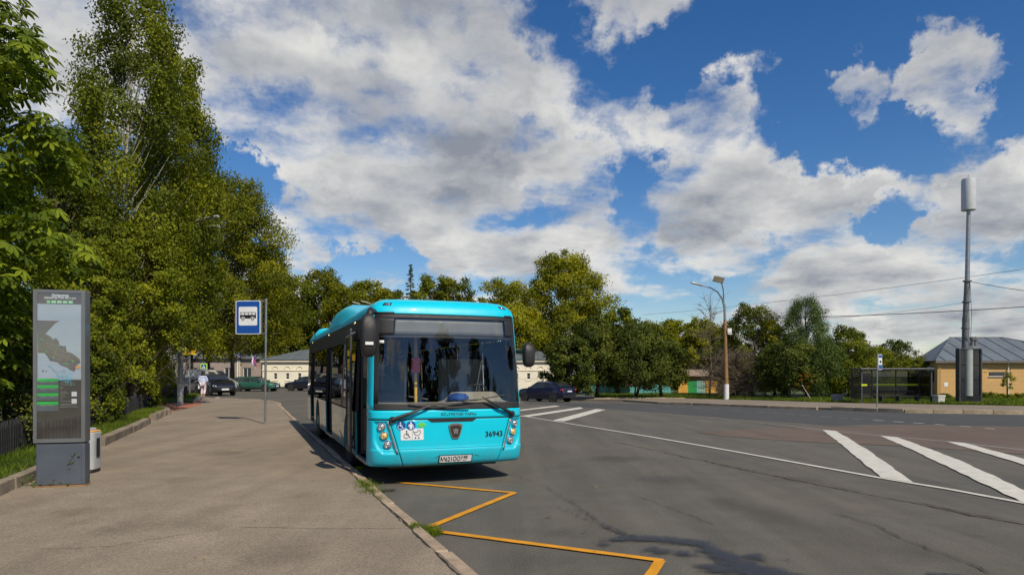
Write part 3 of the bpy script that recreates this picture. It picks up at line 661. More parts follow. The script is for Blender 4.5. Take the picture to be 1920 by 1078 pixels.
def stroke(pts, w):                                 # a thick polyline as quads
    out = []
    for i in range(len(pts)-1):
        a = Vector(pts[i]); b = Vector(pts[i+1]); t = (b-a).normalized(); n = Vector((-t.y, t.x))*w/2; e = t*w*.3
        out.append([tuple(a-n-e), tuple(b-n+e), tuple(b+n+e), tuple(a+n-e)])
    return out
# ------------------------------------------------------------------ the bus
TH = R(21.3)
P0 = (-2.095, 10.10)
bus = empty('city_bus', (P0[0]+1.25*math.cos(TH), P0[1]+1.25*math.sin(TH), 0), TH, 'turquoise low floor city bus with open doors parked at the pavement kerb', 'bus')
LEN = 12.0
PROF = [(.30, .11), (.34, .06), (.45, .02), (.56, .0), (.575, .018), (1.0, .018), (1.03, .02), (1.17, .03), (1.28, .045), (2.30, .16), (2.60, .205), (2.68, .22), (2.78, .255), (2.85, .32), (2.90, .43), (2.93, .58), (2.95, .85)]
HWP = [(.30, 1.245), (.5, 1.255), (1.25, 1.255), (2.62, 1.205), (2.72, 1.195), (2.80, 1.16), (2.87, 1.09), (2.92, .98), (2.95, .80)]
def ip(tab, w):
    if w <= tab[0][0]: return tab[0][1]
    for (a, p), (b, q) in zip(tab, tab[1:]):
        if w <= b: return p+(q-p)*(w-a)/(b-a)
    return tab[-1][1]
NP = 4.6; DEP = .42
def front(s, w, off=0.0):                           # off > 0 stands proud of the skin
    hw = ip(HWP, w); s = max(-1, min(1, s)); u = abs(s)
    y = ip(PROF, w)+DEP*(1-max(0, 1-u**NP)**(1/NP))+.035*u*u
    k = u**(NP-1)
    nrm = Vector((math.copysign(k, s)*.9, -1+.4*k)).normalized()
    return (s*hw+nrm.x*off, y+nrm.y*off, w)
def s_of_a(a): return math.copysign(abs(math.sin(a))**(2/NP), a)
def a_of_s(s): return math.copysign(math.asin(min(1, abs(s))**(NP/2)), s)
def fpatch(name, mat, sl, sr, w0, w1, nu=14, nw=6, off=0.0, disp=None, parent=None, solid=.012, corner=True, ws=None):
    v = []; rows = ws or [w0+(w1-w0)*j/nw for j in range(nw+1)]
    for w in rows:
        a, b = (sl(w) if callable(sl) else sl), (sr(w) if callable(sr) else sr)
        if corner: a, b = a_of_s(a), a_of_s(b)
        for i in range(nu+1):
            q = a+(b-a)*i/nu; s = s_of_a(q) if corner else q
            v.append(front(s, w, off-(disp(s, w) if disp else 0)))
    nn = nu+1; f = [(j*nn+i, j*nn+i+1, (j+1)*nn+i+1, (j+1)*nn+i) for j in range(len(rows)-1) for i in range(nu)]
    return MB().add(v, f).build(name, mat, parent or bus, fix=False, smooth=True, solid=solid)
SPLIT = lambda w: .615+.165*(w-.30)/.72             # the slanting joint between bonnet flap and corner
def lamp_disp(s, w):
    u = abs(s); inner = SPLIT(w)+.035; outer = .955-.10*max(0, (.75-w)/.25)**2
    a = sst(inner, inner+.015, u)*(1-sst(outer-.02, outer+.012, u)); b = sst(.50+.0, .535, w)*(1-sst(.985, 1.005, w)); return .032*a*b
fpatch('bonnet_flap', M['cyan'], lambda w: -SPLIT(w)+.004, lambda w: SPLIT(w)-.004, .575, 1.018, 30, 8, 0, ws=[.572, .578, .62, .7, .8, .9, 1.0, 1.018])
fpatch('bumper', M['cyan'], lambda w: -SPLIT(w)+.004, lambda w: SPLIT(w)-.004, .30, .568, 30, 8, 0.006, ws=[.30, .33, .37, .45, .52, .562, .568])
cw = [.30, .33, .37, .42, .48]+[.50+.0125*k for k in range(42)]
for sg in (-1, 1):
    sl, sr = ((-1.0, lambda w: -SPLIT(w)-.004) if sg < 0 else (lambda w: SPLIT(w)+.004, 1.0))
    fpatch('corner_panel', M['cyan'], sl, sr, .3, 1.02, 60, 8, .003, lamp_disp, ws=cw)
fpatch('upper_front_panel', M['cyan'], -1, 1, 1.032, 1.168, 60, 4)
fpatch('front_backing', M['black'], -1, 1, .30, 1.18, 50, 6, -.045)
gs = lambda w: .975-.012*(w-1.17); iS = .93
fpatch('windscreen', M['screen'], lambda w: -.955, lambda w: .955, 1.17, 2.655, 48, 24, .0, solid=0)
def band(w0, w1, s0, s1, nm='windscreen_frame', off=.003): return fpatch(nm, M['black'], s0, s1, w0, w1, 40, 6, off, solid=.01)
band(1.17, 1.275, -.955, .955); band(2.29, 2.325, -.90, .90, off=-.006); band(2.60, 2.655, -.955, .955)
for sg in (-1, 1):
    e = (-.955, -.905) if sg < 0 else (.905, .955)
    band(1.275, 2.60, e[0], e[1]); 
    e = (-.905, lambda w: -.72-.06*(2.6-w)) if sg < 0 else (lambda w: .80, .905)
    band(2.33, 2.60, e[0], e[1])
    e = (-1, -.957) if sg < 0 else (.957, 1)
    fpatch('corner_pillar', M['cyan'], e[0], e[1], 1.168, 2.66, 16, 16)
M['display'] = pm('unlit_display', (.17, .175, .18), .5)
fpatch('destination_display', M['display'], lambda w: -.71-.05*(2.6-w), .79, 2.335, 2.595, 30, 4, -.03, solid=.01)
capw = [2.665, 2.68, 2.73, 2.78, 2.82, 2.85, 2.88, 2.90, 2.92, 2.935, 2.95]
capo = fpatch('roof_cap', M['cyan'], -1, 1, 0, 0, 60, 0, .006, ws=capw)
# shell behind the front mask
sec = [w for w in (.30, .5, 1.25, 1.9, 2.62, 2.72, 2.80, 2.87, 2.92, 2.95)]
def shell(name, mat, w0, w1, ya, yb, side, n=1, off=0.0):
    ws_ = [w0]+[w for w in sec if w0+.01 < w < w1-.01]+[w1]; v = []; f = []
    for w in ws_:
        y0 = ya if ya is not None else ip(PROF, w)+DEP+.035
        for k in range(n+1): v.append((side*(ip(HWP, w)+off), y0+(yb-y0)*k/n, w))
    for j in range(len(ws_)-1):
        for k in range(n): f.append((j*(n+1)+k, j*(n+1)+k+1, (j+1)*(n+1)+k+1, (j+1)*(n+1)+k))
    return MB().add(v, f).build(name, mat, bus, fix=False, solid=0, smooth=True)
for sd in (-1, 1): shell('roof_edge', M['cyan'], 2.665, 2.95, None, LEN-.12, sd, 6)
rv = [front(s_of_a(R(-90+6*k)), 2.95, .006) for k in range(31)]
MB().add(rv+[(.8, LEN-.1, 2.95), (-.8, LEN-.1, 2.95)], [tuple(range(33))]).build('roof', M['cyan'], bus, fix=False, solid=.03)
# sides
DOORS = [(.62, 1.72), (5.30, 6.60), (9.70, 10.95)]; ARCH = [2.68, 8.62]
def side_poly(y0, y1, z0, z1, arch=None, r=.56, zc=.48):
    p = [(y0, z0)]
    if arch:
        st = math.pi+math.asin((zc-z0)/r); en = -math.asin((zc-z0)/r)
        for k in range(17):
            q = st+(en-st)*k/16; p.append((arch+r*math.cos(q), zc+r*math.sin(q)))
    return p+[(y1, z0), (y1, z1), (y0, z1)]
def side_panel(name, mat, poly, sd, off=0.0, th=.03, bevel=0):
    m = MB(); n = len(poly)
    def P(p, t): return (sd*(ip(HWP, p[1])+off-t), p[0], p[1])
    m.add([P(p, 0) for p in poly]+[P(p, th) for p in poly], [tuple(range(n)), tuple(range(n, 2*n))[::-1]]+[(i, (i+1) % n, n+(i+1) % n, n+i) for i in range(n)])
    return m.build(name, mat, bus, bevel=bevel)
SEG = {-1: [(1.72, 5.30, 2.68), (6.60, 9.70, 8.62), (10.95, 11.9, None)], 1: [(.46, 5.5, 2.68), (5.51, 11.9, 8.62)]}
for sd in (-1, 1):
    for (a, b, ar) in SEG[sd]:
        side_panel('side_panel', M['shaded_cyan'] if sd < 0 else M['cyan'], side_poly(a, b, .30, 1.06, ar), sd)
        n_ = max(1, round((b-a)/1.45)); 
        for k in range(n_):
            y0 = a+(b-a)*k/n_+.02; y1 = a+(b-a)*(k+1)/n_-.02
            side_panel('side_window', M['tint'], [(y0, 1.09), (y1, 1.09), (y1, 2.30), (y0, 2.30)], sd, .004, .006)
            side_panel('window_post', M['black'], [(y0-.03, 1.065), (y0+.03, 1.065), (y0+.03, 2.32), (y0-.03, 2.32)], sd, -.006, .05)
        side_panel('window_post', M['black'], [(b-.05, 1.065), (b, 1.065), (b, 2.32), (b-.05, 2.32)], sd, -.006, .05)
    side_panel('roof_fascia', M['black'], [(.58 if sd < 0 else .62, 2.325), (11.9, 2.325), (11.9, 2.662), (.70, 2.662)], sd, -.002)
    if sd < 0: side_panel('corner_pillar', M['cyan'], [(.45, .31), (.60, .31), (.60, 2.32), (.50, 2.32)], sd, .0, .05)
for (a, b) in DOORS:
    box('door_sill', M['steel'], bus, -1.25, -1.0, a, b, .285, .335, .005)
    box('door_header', M['black'], bus, -1.205, -1.05, a, b, 2.33, 2.6)
# door leaves: the front pair has slid outside, the others fold inside the opening
def leaf(yc, x, w, rz, nm='door'):
    d = empty(nm, (x, yc, .33), rz); d.parent = bus
    fr = MB(); h = 2.0
    for (x0, x1, z0, z1) in ((-.04+0, .0, 0, h), (w-.0, w+.04, 0, h)): fr.box(-.02, .02, x0, x1, z0, z1)
    fr.box(-.02, .02, 0, w, 0, .07); fr.box(-.02, .02, 0, w, h-.07, h); fr.build('door_frame', M['black'], d, bevel=.006)
    box('door_glass', M['tint'], d, -.006, .006, 0, w, .07, h-.07); return d
for k, (a, b) in enumerate(DOORS):
    leaf(a+.03, -1.12, .52, R(-78)); leaf(b-.03, -1.12, .52, R(-102))
ex = empty('door', (-1.315, 1.80, .36), 0); ex.parent = bus
fr = MB(); fr.box(-.02, .02, 0, .05, 0, 2.15); fr.box(-.02, .02, .50, .55, 0, 2.15); fr.box(-.02, .02, .05, .5, 0, .08); fr.box(-.02, .02, .05, .5, 2.07, 2.15)
fr.build('door_frame', M['dark_metal'], ex, bevel=.008); box('door_glass', M['tint'], ex, -.006, .006, .05, .5, .08, 2.07); box('warning_sign', M['rail_yellow'], ex, -.028, -.021, .03, .20, 1.42, 1.62)
MB().tube([(-1.24, 1.76, 2.45), (-1.31, 1.80, 2.42), (-1.33, 2.25, 2.38)], .018, 6).build('door_arm', M['steel'], bus)
# back
MB().prism([(-1.24, .35), (1.24, .35), (1.24, 1.3), (1.2, 2.6), (1.12, 2.86), (.8, 2.95), (-.8, 2.95), (-1.12, 2.86), (-1.2, 2.6), (-1.24, 1.3)], LEN-.12, LEN).build('rear_panel', M['cyan'], bus, bevel=.04)
box('rear_window', M['tint'], bus, -.95, .95, LEN, LEN+.01, 1.5, 2.4); box('rear_lamp', M['red'], bus, -1.15, -.98, LEN, LEN+.02, .8, 1.3); box('rear_lamp', M['red'], bus, .98, 1.15, LEN, LEN+.02, .8, 1.3)
# gas bottle hump and rear unit on the roof
m = MB(); ring = [(-1.19, 2.76), (-1.12, 3.0), (-1.02, 3.14), (-.88, 3.20), (.88, 3.20), (1.02, 3.14), (1.12, 3.0), (1.19, 2.76)]
st = [(2.5, .0), (3.3, .38), (4.7, .98), (4.95, 1.0), (6.3, .97), (7.3, .50), (8.1, .0)]
vv = []; 
for y, k in st:
    for (x, z) in ring: vv.append((x*(.90+.10*k), y, 2.86+(z-2.86)*max(.04, k)*1.06))
ff = [(j*8+i, j*8+i+1, (j+1)*8+i+1, (j+1)*8+i) for j in range(len(st)-1) for i in range(7)]
MB().add(vv, ff).build('roof_hump', M['cyan'], bus, fix=False, smooth='auto')
m = MB(); vv = []
for y, k in ((10.7, 0), (10.95, .8), (11.2, 1.0), (11.7, .9), (11.9, 0)):
    for (x, z) in ring: vv.append((x*.96, y, 2.85+(z-2.86)*.75*k))
MB().add(vv, [(j*8+i, j*8+i+1, (j+1)*8+i+1, (j+1)*8+i) for j in range(4) for i in range(7)]).build('roof_unit', M['cyan'], bus, fix=False, smooth='auto')
# wheels
def wheel(parent, x, y, r, w, side, rimmat, name='wheel', hub=True, spokes=0):
    wl = empty(name, (x, y, r), 0); wl.parent = parent
    MB().lathe([(r*.60, -w/2), (r*.93, -w/2), (r, -w/2+.03), (r, w/2-.03), (r*.93, w/2), (r*.60, w/2)], axis='x', n=28).build('tyre', M['rubber'], wl, smooth='auto')
    s = side; MB().lathe([(r*.62, s*(w/2-.03)), (r*.58, s*(w/2-.005)), (r*.5, s*(w/2-.05)), (r*.30, s*(w/2-.06)), (r*.26, s*(w/2+.01)), (.03, s*(w/2+.02))] if not spokes else [(r*.63, s*(w/2-.02)), (r*.60, s*(w/2)), (r*.57, s*(w/2-.05)), (.02, s*(w/2-.06))], axis='x', n=28).build('rim', rimmat if not spokes else M['black'], wl, smooth='auto')
    if spokes:
        sp = MB()
        for k in range(spokes):
            a = 2*math.pi*k/spokes; c, s_ = math.cos(a), math.sin(a)
            sp.add([(side*(w/2-.01), c*q[0]-s_*q[1], s_*q[0]+c*q[1]) for q in ((.03, -.03), (r*.6, -.05), (r*.6, .05), (.03, .03))]+[(side*(w/2-.05), c*q[0]-s_*q[1], s_*q[0]+c*q[1]) for q in ((.03, -.03), (r*.6, -.05), (r*.6, .05), (.03, .03))], [(0, 1, 2, 3), (4, 5, 1, 0), (7, 6, 2, 3), (5, 6, 2, 1)])
        sp.lathe([(.06, side*(w/2-.05)), (.055, side*(w/2))], axis='x', n=12)
        tr_ = MB().lathe([(r*.64, side*(w/2-.03)), (r*.64, side*(w/2+.003)), (r*.59, side*(w/2+.003)), (r*.58, side*(w/2-.03))], axis='x', n=28)
        sp.build('spokes', rimmat, wl, smooth='auto'); tr_.build('rim', rimmat, wl)
    return wl
for y in ARCH:
    for sd in (-1, 1): wheel(bus, sd*1.10, y, .48, .28, sd, M['steel'])
    box('wheel_box', M['black'], bus, -1.22, -.7, y-.56, y+.56, .5, 1.04); box('wheel_box', M['black'], bus, .7, 1.22, y-.56, y+.56, .5, 1.04)
box('chassis', M['black'], bus, -.9, .9, .5, LEN-.3, .22, .30)
# inside
box('floor', M['int_floor'], bus, -1.19, 1.19, .45, LEN-.15, .31, .335)
box('ceiling', M['int_grey'], bus, -1.15, 1.15, .55, LEN-.15, 2.42, 2.45)
box('engine_cover', M['int_grey'], bus, .2, 1.18, 10.9, LEN-.15, .34, 2.3)
v = []
for i in range(21):
    s = -.93+1.86*i/20; fx = front(s, 1.27, -.03); hmp = .16*sst(-.05, .12, s)*(1-sst(.72, .86, s)); v += [fx, (fx[0], fx[1]+.12, 1.235+.02+hmp*.3), (fx[0]*.98, fx[1]+.42, 1.27+hmp), (fx[0]*.97, fx[1]+.55, 1.24+hmp*.8), (fx[0]*.97, fx[1]+.56, .95), (fx[0]*.97, fx[1]+.5, .5)]
MB().add(v, [(6*i+j, 6*(i+1)+j, 6*(i+1)+j+1, 6*i+j+1) for i in range(20) for j in range(5)]).build('dashboard', M['dash'], bus, smooth='auto')
sw = MB(); C_ = Vector((.62, .78, 1.38)); ax = Vector((0, .75, .66)).normalized(); e1 = Vector((1, 0, 0)); e2 = ax.cross(e1)
sw.tube([C_+e1*.22*math.cos(R(15*k))+e2*.22*math.sin(R(15*k)) for k in range(25)], .016, 8, False); sw.tube([C_-e1*.2, C_, C_+e1*.2], .014, 6); sw.tube([C_, C_-ax*.25], .03, 8)
sw.build('steering_wheel', M['black'], bus, smooth=True)
def seat(x, y, z=.42, c='seat_blue', high=.62):
    s = MB(); s.box(x-.21, x+.21, y-.2, y+.22, z, z+.10); s.box(x-.21, x+.21, y+.18, y+.28, z+.06, z+high); s.build('passenger_seat' if c == 'seat_blue' else 'driver_seat', M[c], bus, bevel=.04); 
    MB().box(x-.04, x+.04, y-.03, y+.05, .33, z).build('seat_post', M['dark_metal'], bus)
seat(.62, 1.45, .55, 'black', .85)
box('driver_partition', M['int_grey'], bus, .12, 1.15, 1.98, 2.02, .34, 2.0, .01); box('partition_glass', M['tint'], bus, .1, .12, 1.3, 1.98, 1.1, 2.1)
for y in (3.3, 4.1, 4.9, 7.4, 8.2, 9.0, 9.8):
    for x in (.62, 1.0, -.98 if y not in (9.8,) else .3): seat(x*.98, y)
rl = MB()
for (x, y) in ((-.37, .93), (-.5, 2.2), (.25, 2.3), (-.6, 3.3), (.4, 3.9), (-.5, 5.1), (.4, 6.5), (-.5, 6.9), (.4, 8.6), (-.5, 9.5)):
    MB().tube([(x, y, .34), (x, y, 2.42)], .027, 8).build('stanchion', M['rail_yellow'], bus, smooth=True)
MB().tube([(-1.0, .72, 1.22), (-.80, .76, 1.36), (-.60, .80, 1.52)], .028, 8).build('door_rail', M['rail_yellow'], bus, smooth=True)
for x in (-.55, .45): MB().tube([(x, 2.2, 2.2), (x, 10.5, 2.2)], .018, 6).build('ceiling_rail', M['rail_yellow'], bus, smooth=True)
box('ticket_reader', M['red'], bus, -.45, -.29, .86, .95, 1.74, 2.0, .03)
tag(MB().lathe([(.02, .0), (.17, .01), (.18, .05), (.13, .10), (.02, .12)], n=20).build('cap', M['blue_cloth'], None, loc=(bus.location.x+.17*math.cos(TH)-.28*math.sin(TH), bus.location.y+.17*math.sin(TH)+.28*math.cos(TH), 1.30), smooth=True, rot=(R(4), 0, 0)), 'dark blue cloth cap lying on the dashboard behind the windscreen', 'cap')
# lamps
for sg in (-1, 1):
    for k, (s, w, mt) in enumerate(((.875, .925, 'lens'), (.845, .79, 'amber'), (.805, .655, 'lens'))):
        p = front(sg*s, w, -.028); q = front(sg*s, w, .0); d = (Vector(q)-Vector(p)).normalized()
        d = Vector((d.x*.6, d.y, 0)).normalized()
        hl = empty('headlight', p, math.atan2(d.x, -d.y)); hl.parent = bus
        MB().lathe([(.058, .0), (.062, -.03), (.052, -.034), (.046, -.012)], axis='y', n=28).build('ring', M['chrome'], hl, smooth='auto')
        MB().lathe([(.047, -.008), (.044, -.022), (.034, -.031), (.018, -.036), (.002, -.037)], axis='y', n=28).build('lens', M[mt], hl, smooth=True)
        MB().lathe([(.016, -.030), (.015, -.041), (.002, -.043)], axis='y', n=16).build('bulb', M['chrome' if mt == 'lens' else 'amber'], hl, smooth=True)
    fpatch('chrome_strip', M['steel'], (lambda w: -SPLIT(w)-.034) if sg < 0 else (lambda w: SPLIT(w)+.012), (lambda w: -SPLIT(w)-.012) if sg < 0 else (lambda w: SPLIT(w)+.034), .50, 1.0, 2, 12, .010, corner=False, solid=.006)
    fpatch('marker_lamp', M['chrome'], -.865 if sg < 0 else .80, -.80 if sg < 0 else .865, 2.805, 2.83, 4, 2, .022, corner=False)
    fpatch('marker_recess', M['black'], -.885 if sg < 0 else .78, -.78 if sg < 0 else .885, 2.795, 2.84, 4, 2, .012, corner=False)
    fpatch('mirror_mount', M['black'], -.93 if sg < 0 else .80, -.72 if sg < 0 else .93, 2.665, 2.69, 6, 2, .012, corner=False)
FW = lambda cx, w0, off=.006: (lambda x, y: front((cx+x)/ip(HWP, w0+y), w0+y, off))
def onf(name, polys, mat, cx, w0, off=.006):
    return flat(polys, FW(cx, w0, off), name, mat, bus)
onf('grille_notch', [[(-.42, .01), (.42, .01), (.33, -.045), (-.33, -.045)]], M['ink'], .0, 1.02, .0045)
onf('seam_line', [rect(-1.15+.1*k, -1.05+.1*k, -.006, .006) for k in range(23)], M['ink'], 0, 1.026, .0055)
text('operator_name', 'АО', .1, M['ink'], bus, FW(-.145, 1.10, .006), .0012, .085, .050)
text('operator_name', '«ТРЕТИЙ ПАРК»', .1, M['ink'], bus, FW(.155, 1.10, .006), .0012, .49, .056)
text('fleet_number', '36943', .1, M['ink'], bus, FW(.70, .765, .006), .0022, .30, .092)
em = MB(); sh = [(-.115, .10), (-.06, .125), (.06, .125), (.115, .10), (.10, .02), (.065, -.09), (.04, -.115), (-.04, -.115), (-.065, -.09), (-.10, .02)]
onf('emblem_rim', [sh], M['chrome'], .05, .83, .020); onf('emblem_edge', [[(x*1.0, y) for x, y in sh]], M['steel'], .05, .826, .012)
onf('emblem_shield', [[(x*.80, y*.80-.008) for x, y in sh]], M['emblem'], .05, .83, .024)
onf('emblem_figure', [[(-.03, -.05), (.0, -.03), (.03, -.05), (.035, .0), (.05, .03), (.02, .03), (0, .05), (-.02, .03), (-.05, .03), (-.035, .0)]], M['steel'], .05, .83, .027)
# stickers
def wheelchair(cx, cy, k):
    return [circ(cx-.005*k, cy+.40*k, .09*k, 12)]+stroke([(cx-.01*k, cy+.26*k), (cx, cy-.05*k), (cx+.22*k, cy-.05*k), (cx+.34*k, cy-.38*k), (cx+.44*k, cy-.36*k)], .085*k)+stroke([(cx, cy+.12*k), (cx+.2*k, cy+.12*k)], .07*k)+stroke([(cx-.06*k+.28*k*math.cos(R(a)), cy-.18*k+.28*k*math.sin(R(a))) for a in range(100, 340, 20)], .06*k)
onf('access_sticker', [circ(0, 0, .070, 28)], M['blue_sign'], -.805, .935, .006); onf('access_symbol', wheelchair(-.01, 0, .115), M['white_film'], -.805, .935, .0085)
onf('person_sticker', [circ(0, 0, .070, 28)], M['blue_sign'], -.655, .935, .006)
onf('person_symbol', [circ(0, .042, .014, 12), [(-.022, .024), (.022, .024), (.024, -.015), (.015, -.055), (-.015, -.055), (-.024, -.015)]]+stroke([(-.024, .018), (-.04, -.012)], .010)+stroke([(.024, .018), (.04, -.012), (.04, -.045)], .009), M['white_film'], -.655, .935, .0085)
onf('gas_sticker', [[(-.075, 0), (0, .052), (.075, 0), (0, -.052)]], M['green_light'], -.49, .94, .006); onf('gas_diamond', [[(-.060, 0), (0, .041), (.060, 0), (0, -.041)]], M['green_ink'], -.49, .94, .0085)
text('gas_letters', 'КПГ', .03, M['lime_film'], bus, FW(-.49, .94, .011), .0006, .062, .020)
onf('white_sticker', [rrect(-.175, .175, -.088, .088, .012)], M['white_film'], -.635, .80, .006)
onf('white_sticker_symbols', wheelchair(-.085, 0, .125)+stroke([(.02, .055), (.03, .01), (.06, -.02), (.10, -.015), (.125, .02), (.12, .055), (.085, .06), (.075, .03), (.03, .03)], .008)+[circ(.05, -.055, .013, 10), circ(.10, -.055, .013, 10)]+stroke([(0, -.088), (0, .088)], .003), M['dark_metal'], -.635, .80, .0085)
pl = onf('number_plate_holder', [rect(-.275, .275, -.068, .066)], M['ink'], .055, .395, .022)
onf('number_plate', [rrect(-.26, .26, -.05, .056, .01)], M['white_film'], .055, .395, .025)
text('plate_characters', 'М621ОО', .1, M['ink'], bus, FW(-.03, .398, .028), .0018, .32, .078)
text('plate_region', '198', .1, M['ink'], bus, FW(.20, .415, .028), .0014, .095, .052); text('plate_country', 'RUS', .03, M['ink'], bus, FW(.20, .368, .028), .0005, .05, .018)
onf('plate_divider', [rect(-.0015, .0015, -.05, .056)], M['ink'], .145, .395, .028)
onf('bumper_groove', stroke([(-.42, -.055), (-.30, .055), (-.22, .075)], .010)+stroke([(.33, .075), (.40, .055), (.52, -.055)], .010), M['shaded_cyan'], .03, .375, .009)
fpatch('windscreen_sticker', M['white_film'], -.90, -.845, 2.20, 2.245, 2, 2, .004, corner=False)
# wipers
def wiper(px_, pz, ex_, ez, b0, b1):
    w = MB(); a = Vector(front(px_, pz, .05)); e = Vector(front(ex_, ez, .07)); w.tube([a, (a+e)/2+Vector((0, -.03, .0)), e], [.030, .024, .012], 8)
    w.lathe([(.05, -.02), (.045, .05)], c=tuple(front(px_, pz, .03)), axis='y', n=14)
    w.build('wiper_arm', M['black'], bus, smooth='auto')
    bl = MB(); p0 = Vector(front(*b0, .035)); p1 = Vector(front(*b1, .035)); mid = [p0.lerp(p1, k/8) for k in range(9)]; bl.tube([q+Vector((0, -.03*math.sin(math.pi*k/8), 0)) for k, q in enumerate(mid)], .010, 6); bl.tube([p0.lerp(p1, .3)+Vector((0, -.02, .03)), e, p0.lerp(p1, .62)+Vector((0, -.02, .03))], .008, 6)
    bl.build('wiper_blade', M['black'], bus)
wiper(-.74, 1.03, -.30, 1.235, (-.55, 1.265), (.22, 1.18)); wiper(.80, 1.08, .42, 1.33, (-.10, 1.24), (.70, 1.385))
# mirrors
mr_ = empty('side_mirror', (-1.28, .02, 0)); mr_.parent = bus
MB().tube([(.10, .24, 2.68), (.02, .05, 2.68), (-.02, -.04, 2.58)], [.05, .05, .06], 10).build('mirror_arm', M['black'], mr_, smooth=True)
vv = []
for (z, a, b, o) in ((1.98, .05, .05, 0), (2.02, .095, .085, 0), (2.12, .115, .10, 0), (2.38, .125, .11, .01), (2.50, .115, .10, .02), (2.58, .085, .07, .03), (2.62, .05, .05, .04)):
    for k in range(16): q = 2*math.pi*k/16; cxx, syy = math.cos(q), math.sin(q); vv.append((math.copysign(abs(cxx)**.45, cxx)*a-.03, math.copysign(abs(syy)**.5, syy)*b-.06+o, z))
ff = [(j*16+k, j*16+(k+1) % 16, (j+1)*16+(k+1) % 16, (j+1)*16+k) for j in range(6) for k in range(16)]+[tuple(range(15, -1, -1)), tuple(range(96, 112))]
MB().add(vv, ff).build('mirror_housing', M['black'], mr_, smooth=True); box('mirror_sticker', M['white_film'], mr_, -.10, .02, -.185, -.16, 2.155, 2.20, .004)
m2 = empty('side_mirror', (1.345, .12, 0)); m2.parent = bus
vv = [(v_[0]*.80, v_[1]*.8, 1.84+(v_[2]-1.98)*.62) for v_ in vv]; MB().add(vv, ff).build('mirror_housing', M['black'], m2, smooth=True)
MB().tube([(-.14, .34, 2.10), (-.06, .2, 2.10), (-.03, .0, 2.05)], .03, 8).build('mirror_arm', M['black'], m2, smooth=True)
for y in (2.0, 6.2, 10.6): box('side_marker_lamp', M['amber'], bus, -1.225, -1.19, y, y+.10, 2.60, 2.64, .008)
# ------------------------------------------------------------------ information kiosk
ky = 9.55; kx0 = at(61.5, ky); kw = .657
ki = empty('information_kiosk', (kx0, ky, .115), R(14), 'tall grey bus stop information kiosk with an island map and green bars', 'kiosk')
HT = hz(542, ky)-.115; zb = hz(832, ky)-.115; KD = .20
box('base', M['kiosk_base'], ki, .03, kw-.01, .02, KD-.02, .02, zb, .012)
box('foot_plate', M['pole_rust'], ki, .02, kw+.01, .0, KD, 0, .02)
box('side_fin', M['kiosk_base'], ki, kw-.055, kw-.002, .012, KD+.015, .022, zb-.02, .01)
hc = MB(); hc.box(0, kw, .022, KD+.02, zb+.008, HT); hc.build('casing', M['kiosk'], ki, bevel=.012, seg=3)
fw = .050
for nm, x0, x1, z0, z1 in (('frame_side', 0, fw, zb+.01, HT), ('frame_side', kw-fw, kw, zb+.01, HT), ('frame_rail', fw, kw-fw, HT-.045, HT), ('frame_rail', fw, kw-fw, zb+.01, zb+.07)):
    box(nm, M['kiosk'], ki, x0, x1, 0, .024, z0, z1, .004)
K = lambda d: (lambda x, y: (x, .0215-d, y))
zpx = lambda py: hz(py, ky)-.115
xpx = lambda px: (px-61.5)/97.5*kw
v = []; nyy = 60; rnd = random.Random(4)
def wav(x, z):                                      # the loose film ripples in its lower part
    t = max(0, min(1, (zpx(770)-z)/.3)); return .007*t*(math.sin(z*26+1.5*math.cos(x*5))*.6+math.sin(z*47+x*6)*.3+math.sin(x*17+z*12)*.25)
for j in range(nyy+1):
    z = zb+.07+(HT-.045-zb-.07)*j/nyy
    for i in range(13): x = fw+(kw-2*fw)*i/12; v.append((x, .0135+wav(x, z), z))
MB().add(v, [(j*13+i, j*13+i+1, (j+1)*13+i+1, (j+1)*13+i) for j in range(nyy) for i in range(12)]).build('film', M['film_brown'], ki, fix=False, smooth=True)
mapr = rect(xpx(69.5), xpx(151.5), zpx(712), zpx(569)); K0 = lambda x, y: (x, .0105, y); K1 = lambda x, y: (x, .0085, y); K2 = lambda x, y: (x, .0065, y); K3 = lambda x, y: (x, .0045, y)
flat([mapr], K0, 'map_sheet', M['map_water'], ki)
def pxl(l): return [(xpx(50+a*.18545), zpx(540+b*.18545)) for a, b in l]       # points read off an enlargement of the kiosk
flat([pxl([(105, 325), (330, 328), (285, 350), (235, 405), (185, 460), (240, 490), (265, 520), (290, 500), (320, 535), (325, 575), (370, 585), (390, 580), (400, 640), (450, 655), (500, 690), (530, 715), (540, 750), (500, 780), (480, 845), (440, 830), (400, 800), (345, 780), (300, 745), (230, 735), (205, 690), (175, 655), (110, 655)])], K1, 'map_island', M['map_land'], ki)
flat([pxl([(150, 835), (165, 825), (170, 845), (155, 848)]), pxl([(185, 832), (205, 838), (190, 846)])], K1, 'map_islet', M['map_land'], ki)
sts = [[(130, 505), (200, 540), (260, 570), (330, 620), (430, 670), (520, 720)], [(190, 640), (215, 585), (320, 570)], [(110, 590), (190, 640), (260, 650), (330, 690)], [(215, 690), (300, 720), (370, 770)], [(300, 610), (275, 690), (265, 740)], [(370, 640), (340, 700), (330, 760)], [(430, 670), (400, 730), (395, 790)], [(300, 660), (400, 700), (480, 745)], [(350, 765), (430, 790)], [(190, 545), (240, 600), (300, 640)]]
flat([q for s_ in sts for q in stroke(pxl(s_), .004)], K2, 'map_streets', M['map_street'], ki)
flat([q for s_ in ([(130, 510), (165, 525)], [(305, 580), (325, 585)], [(255, 690), (280, 700)], [(380, 760), (430, 770)], [(450, 730), (475, 735), (460, 750)], [(190, 635), (200, 650)]) for q in stroke(pxl(s_), .010)], K3, 'map_green_marks', M['green_ink'], ki)
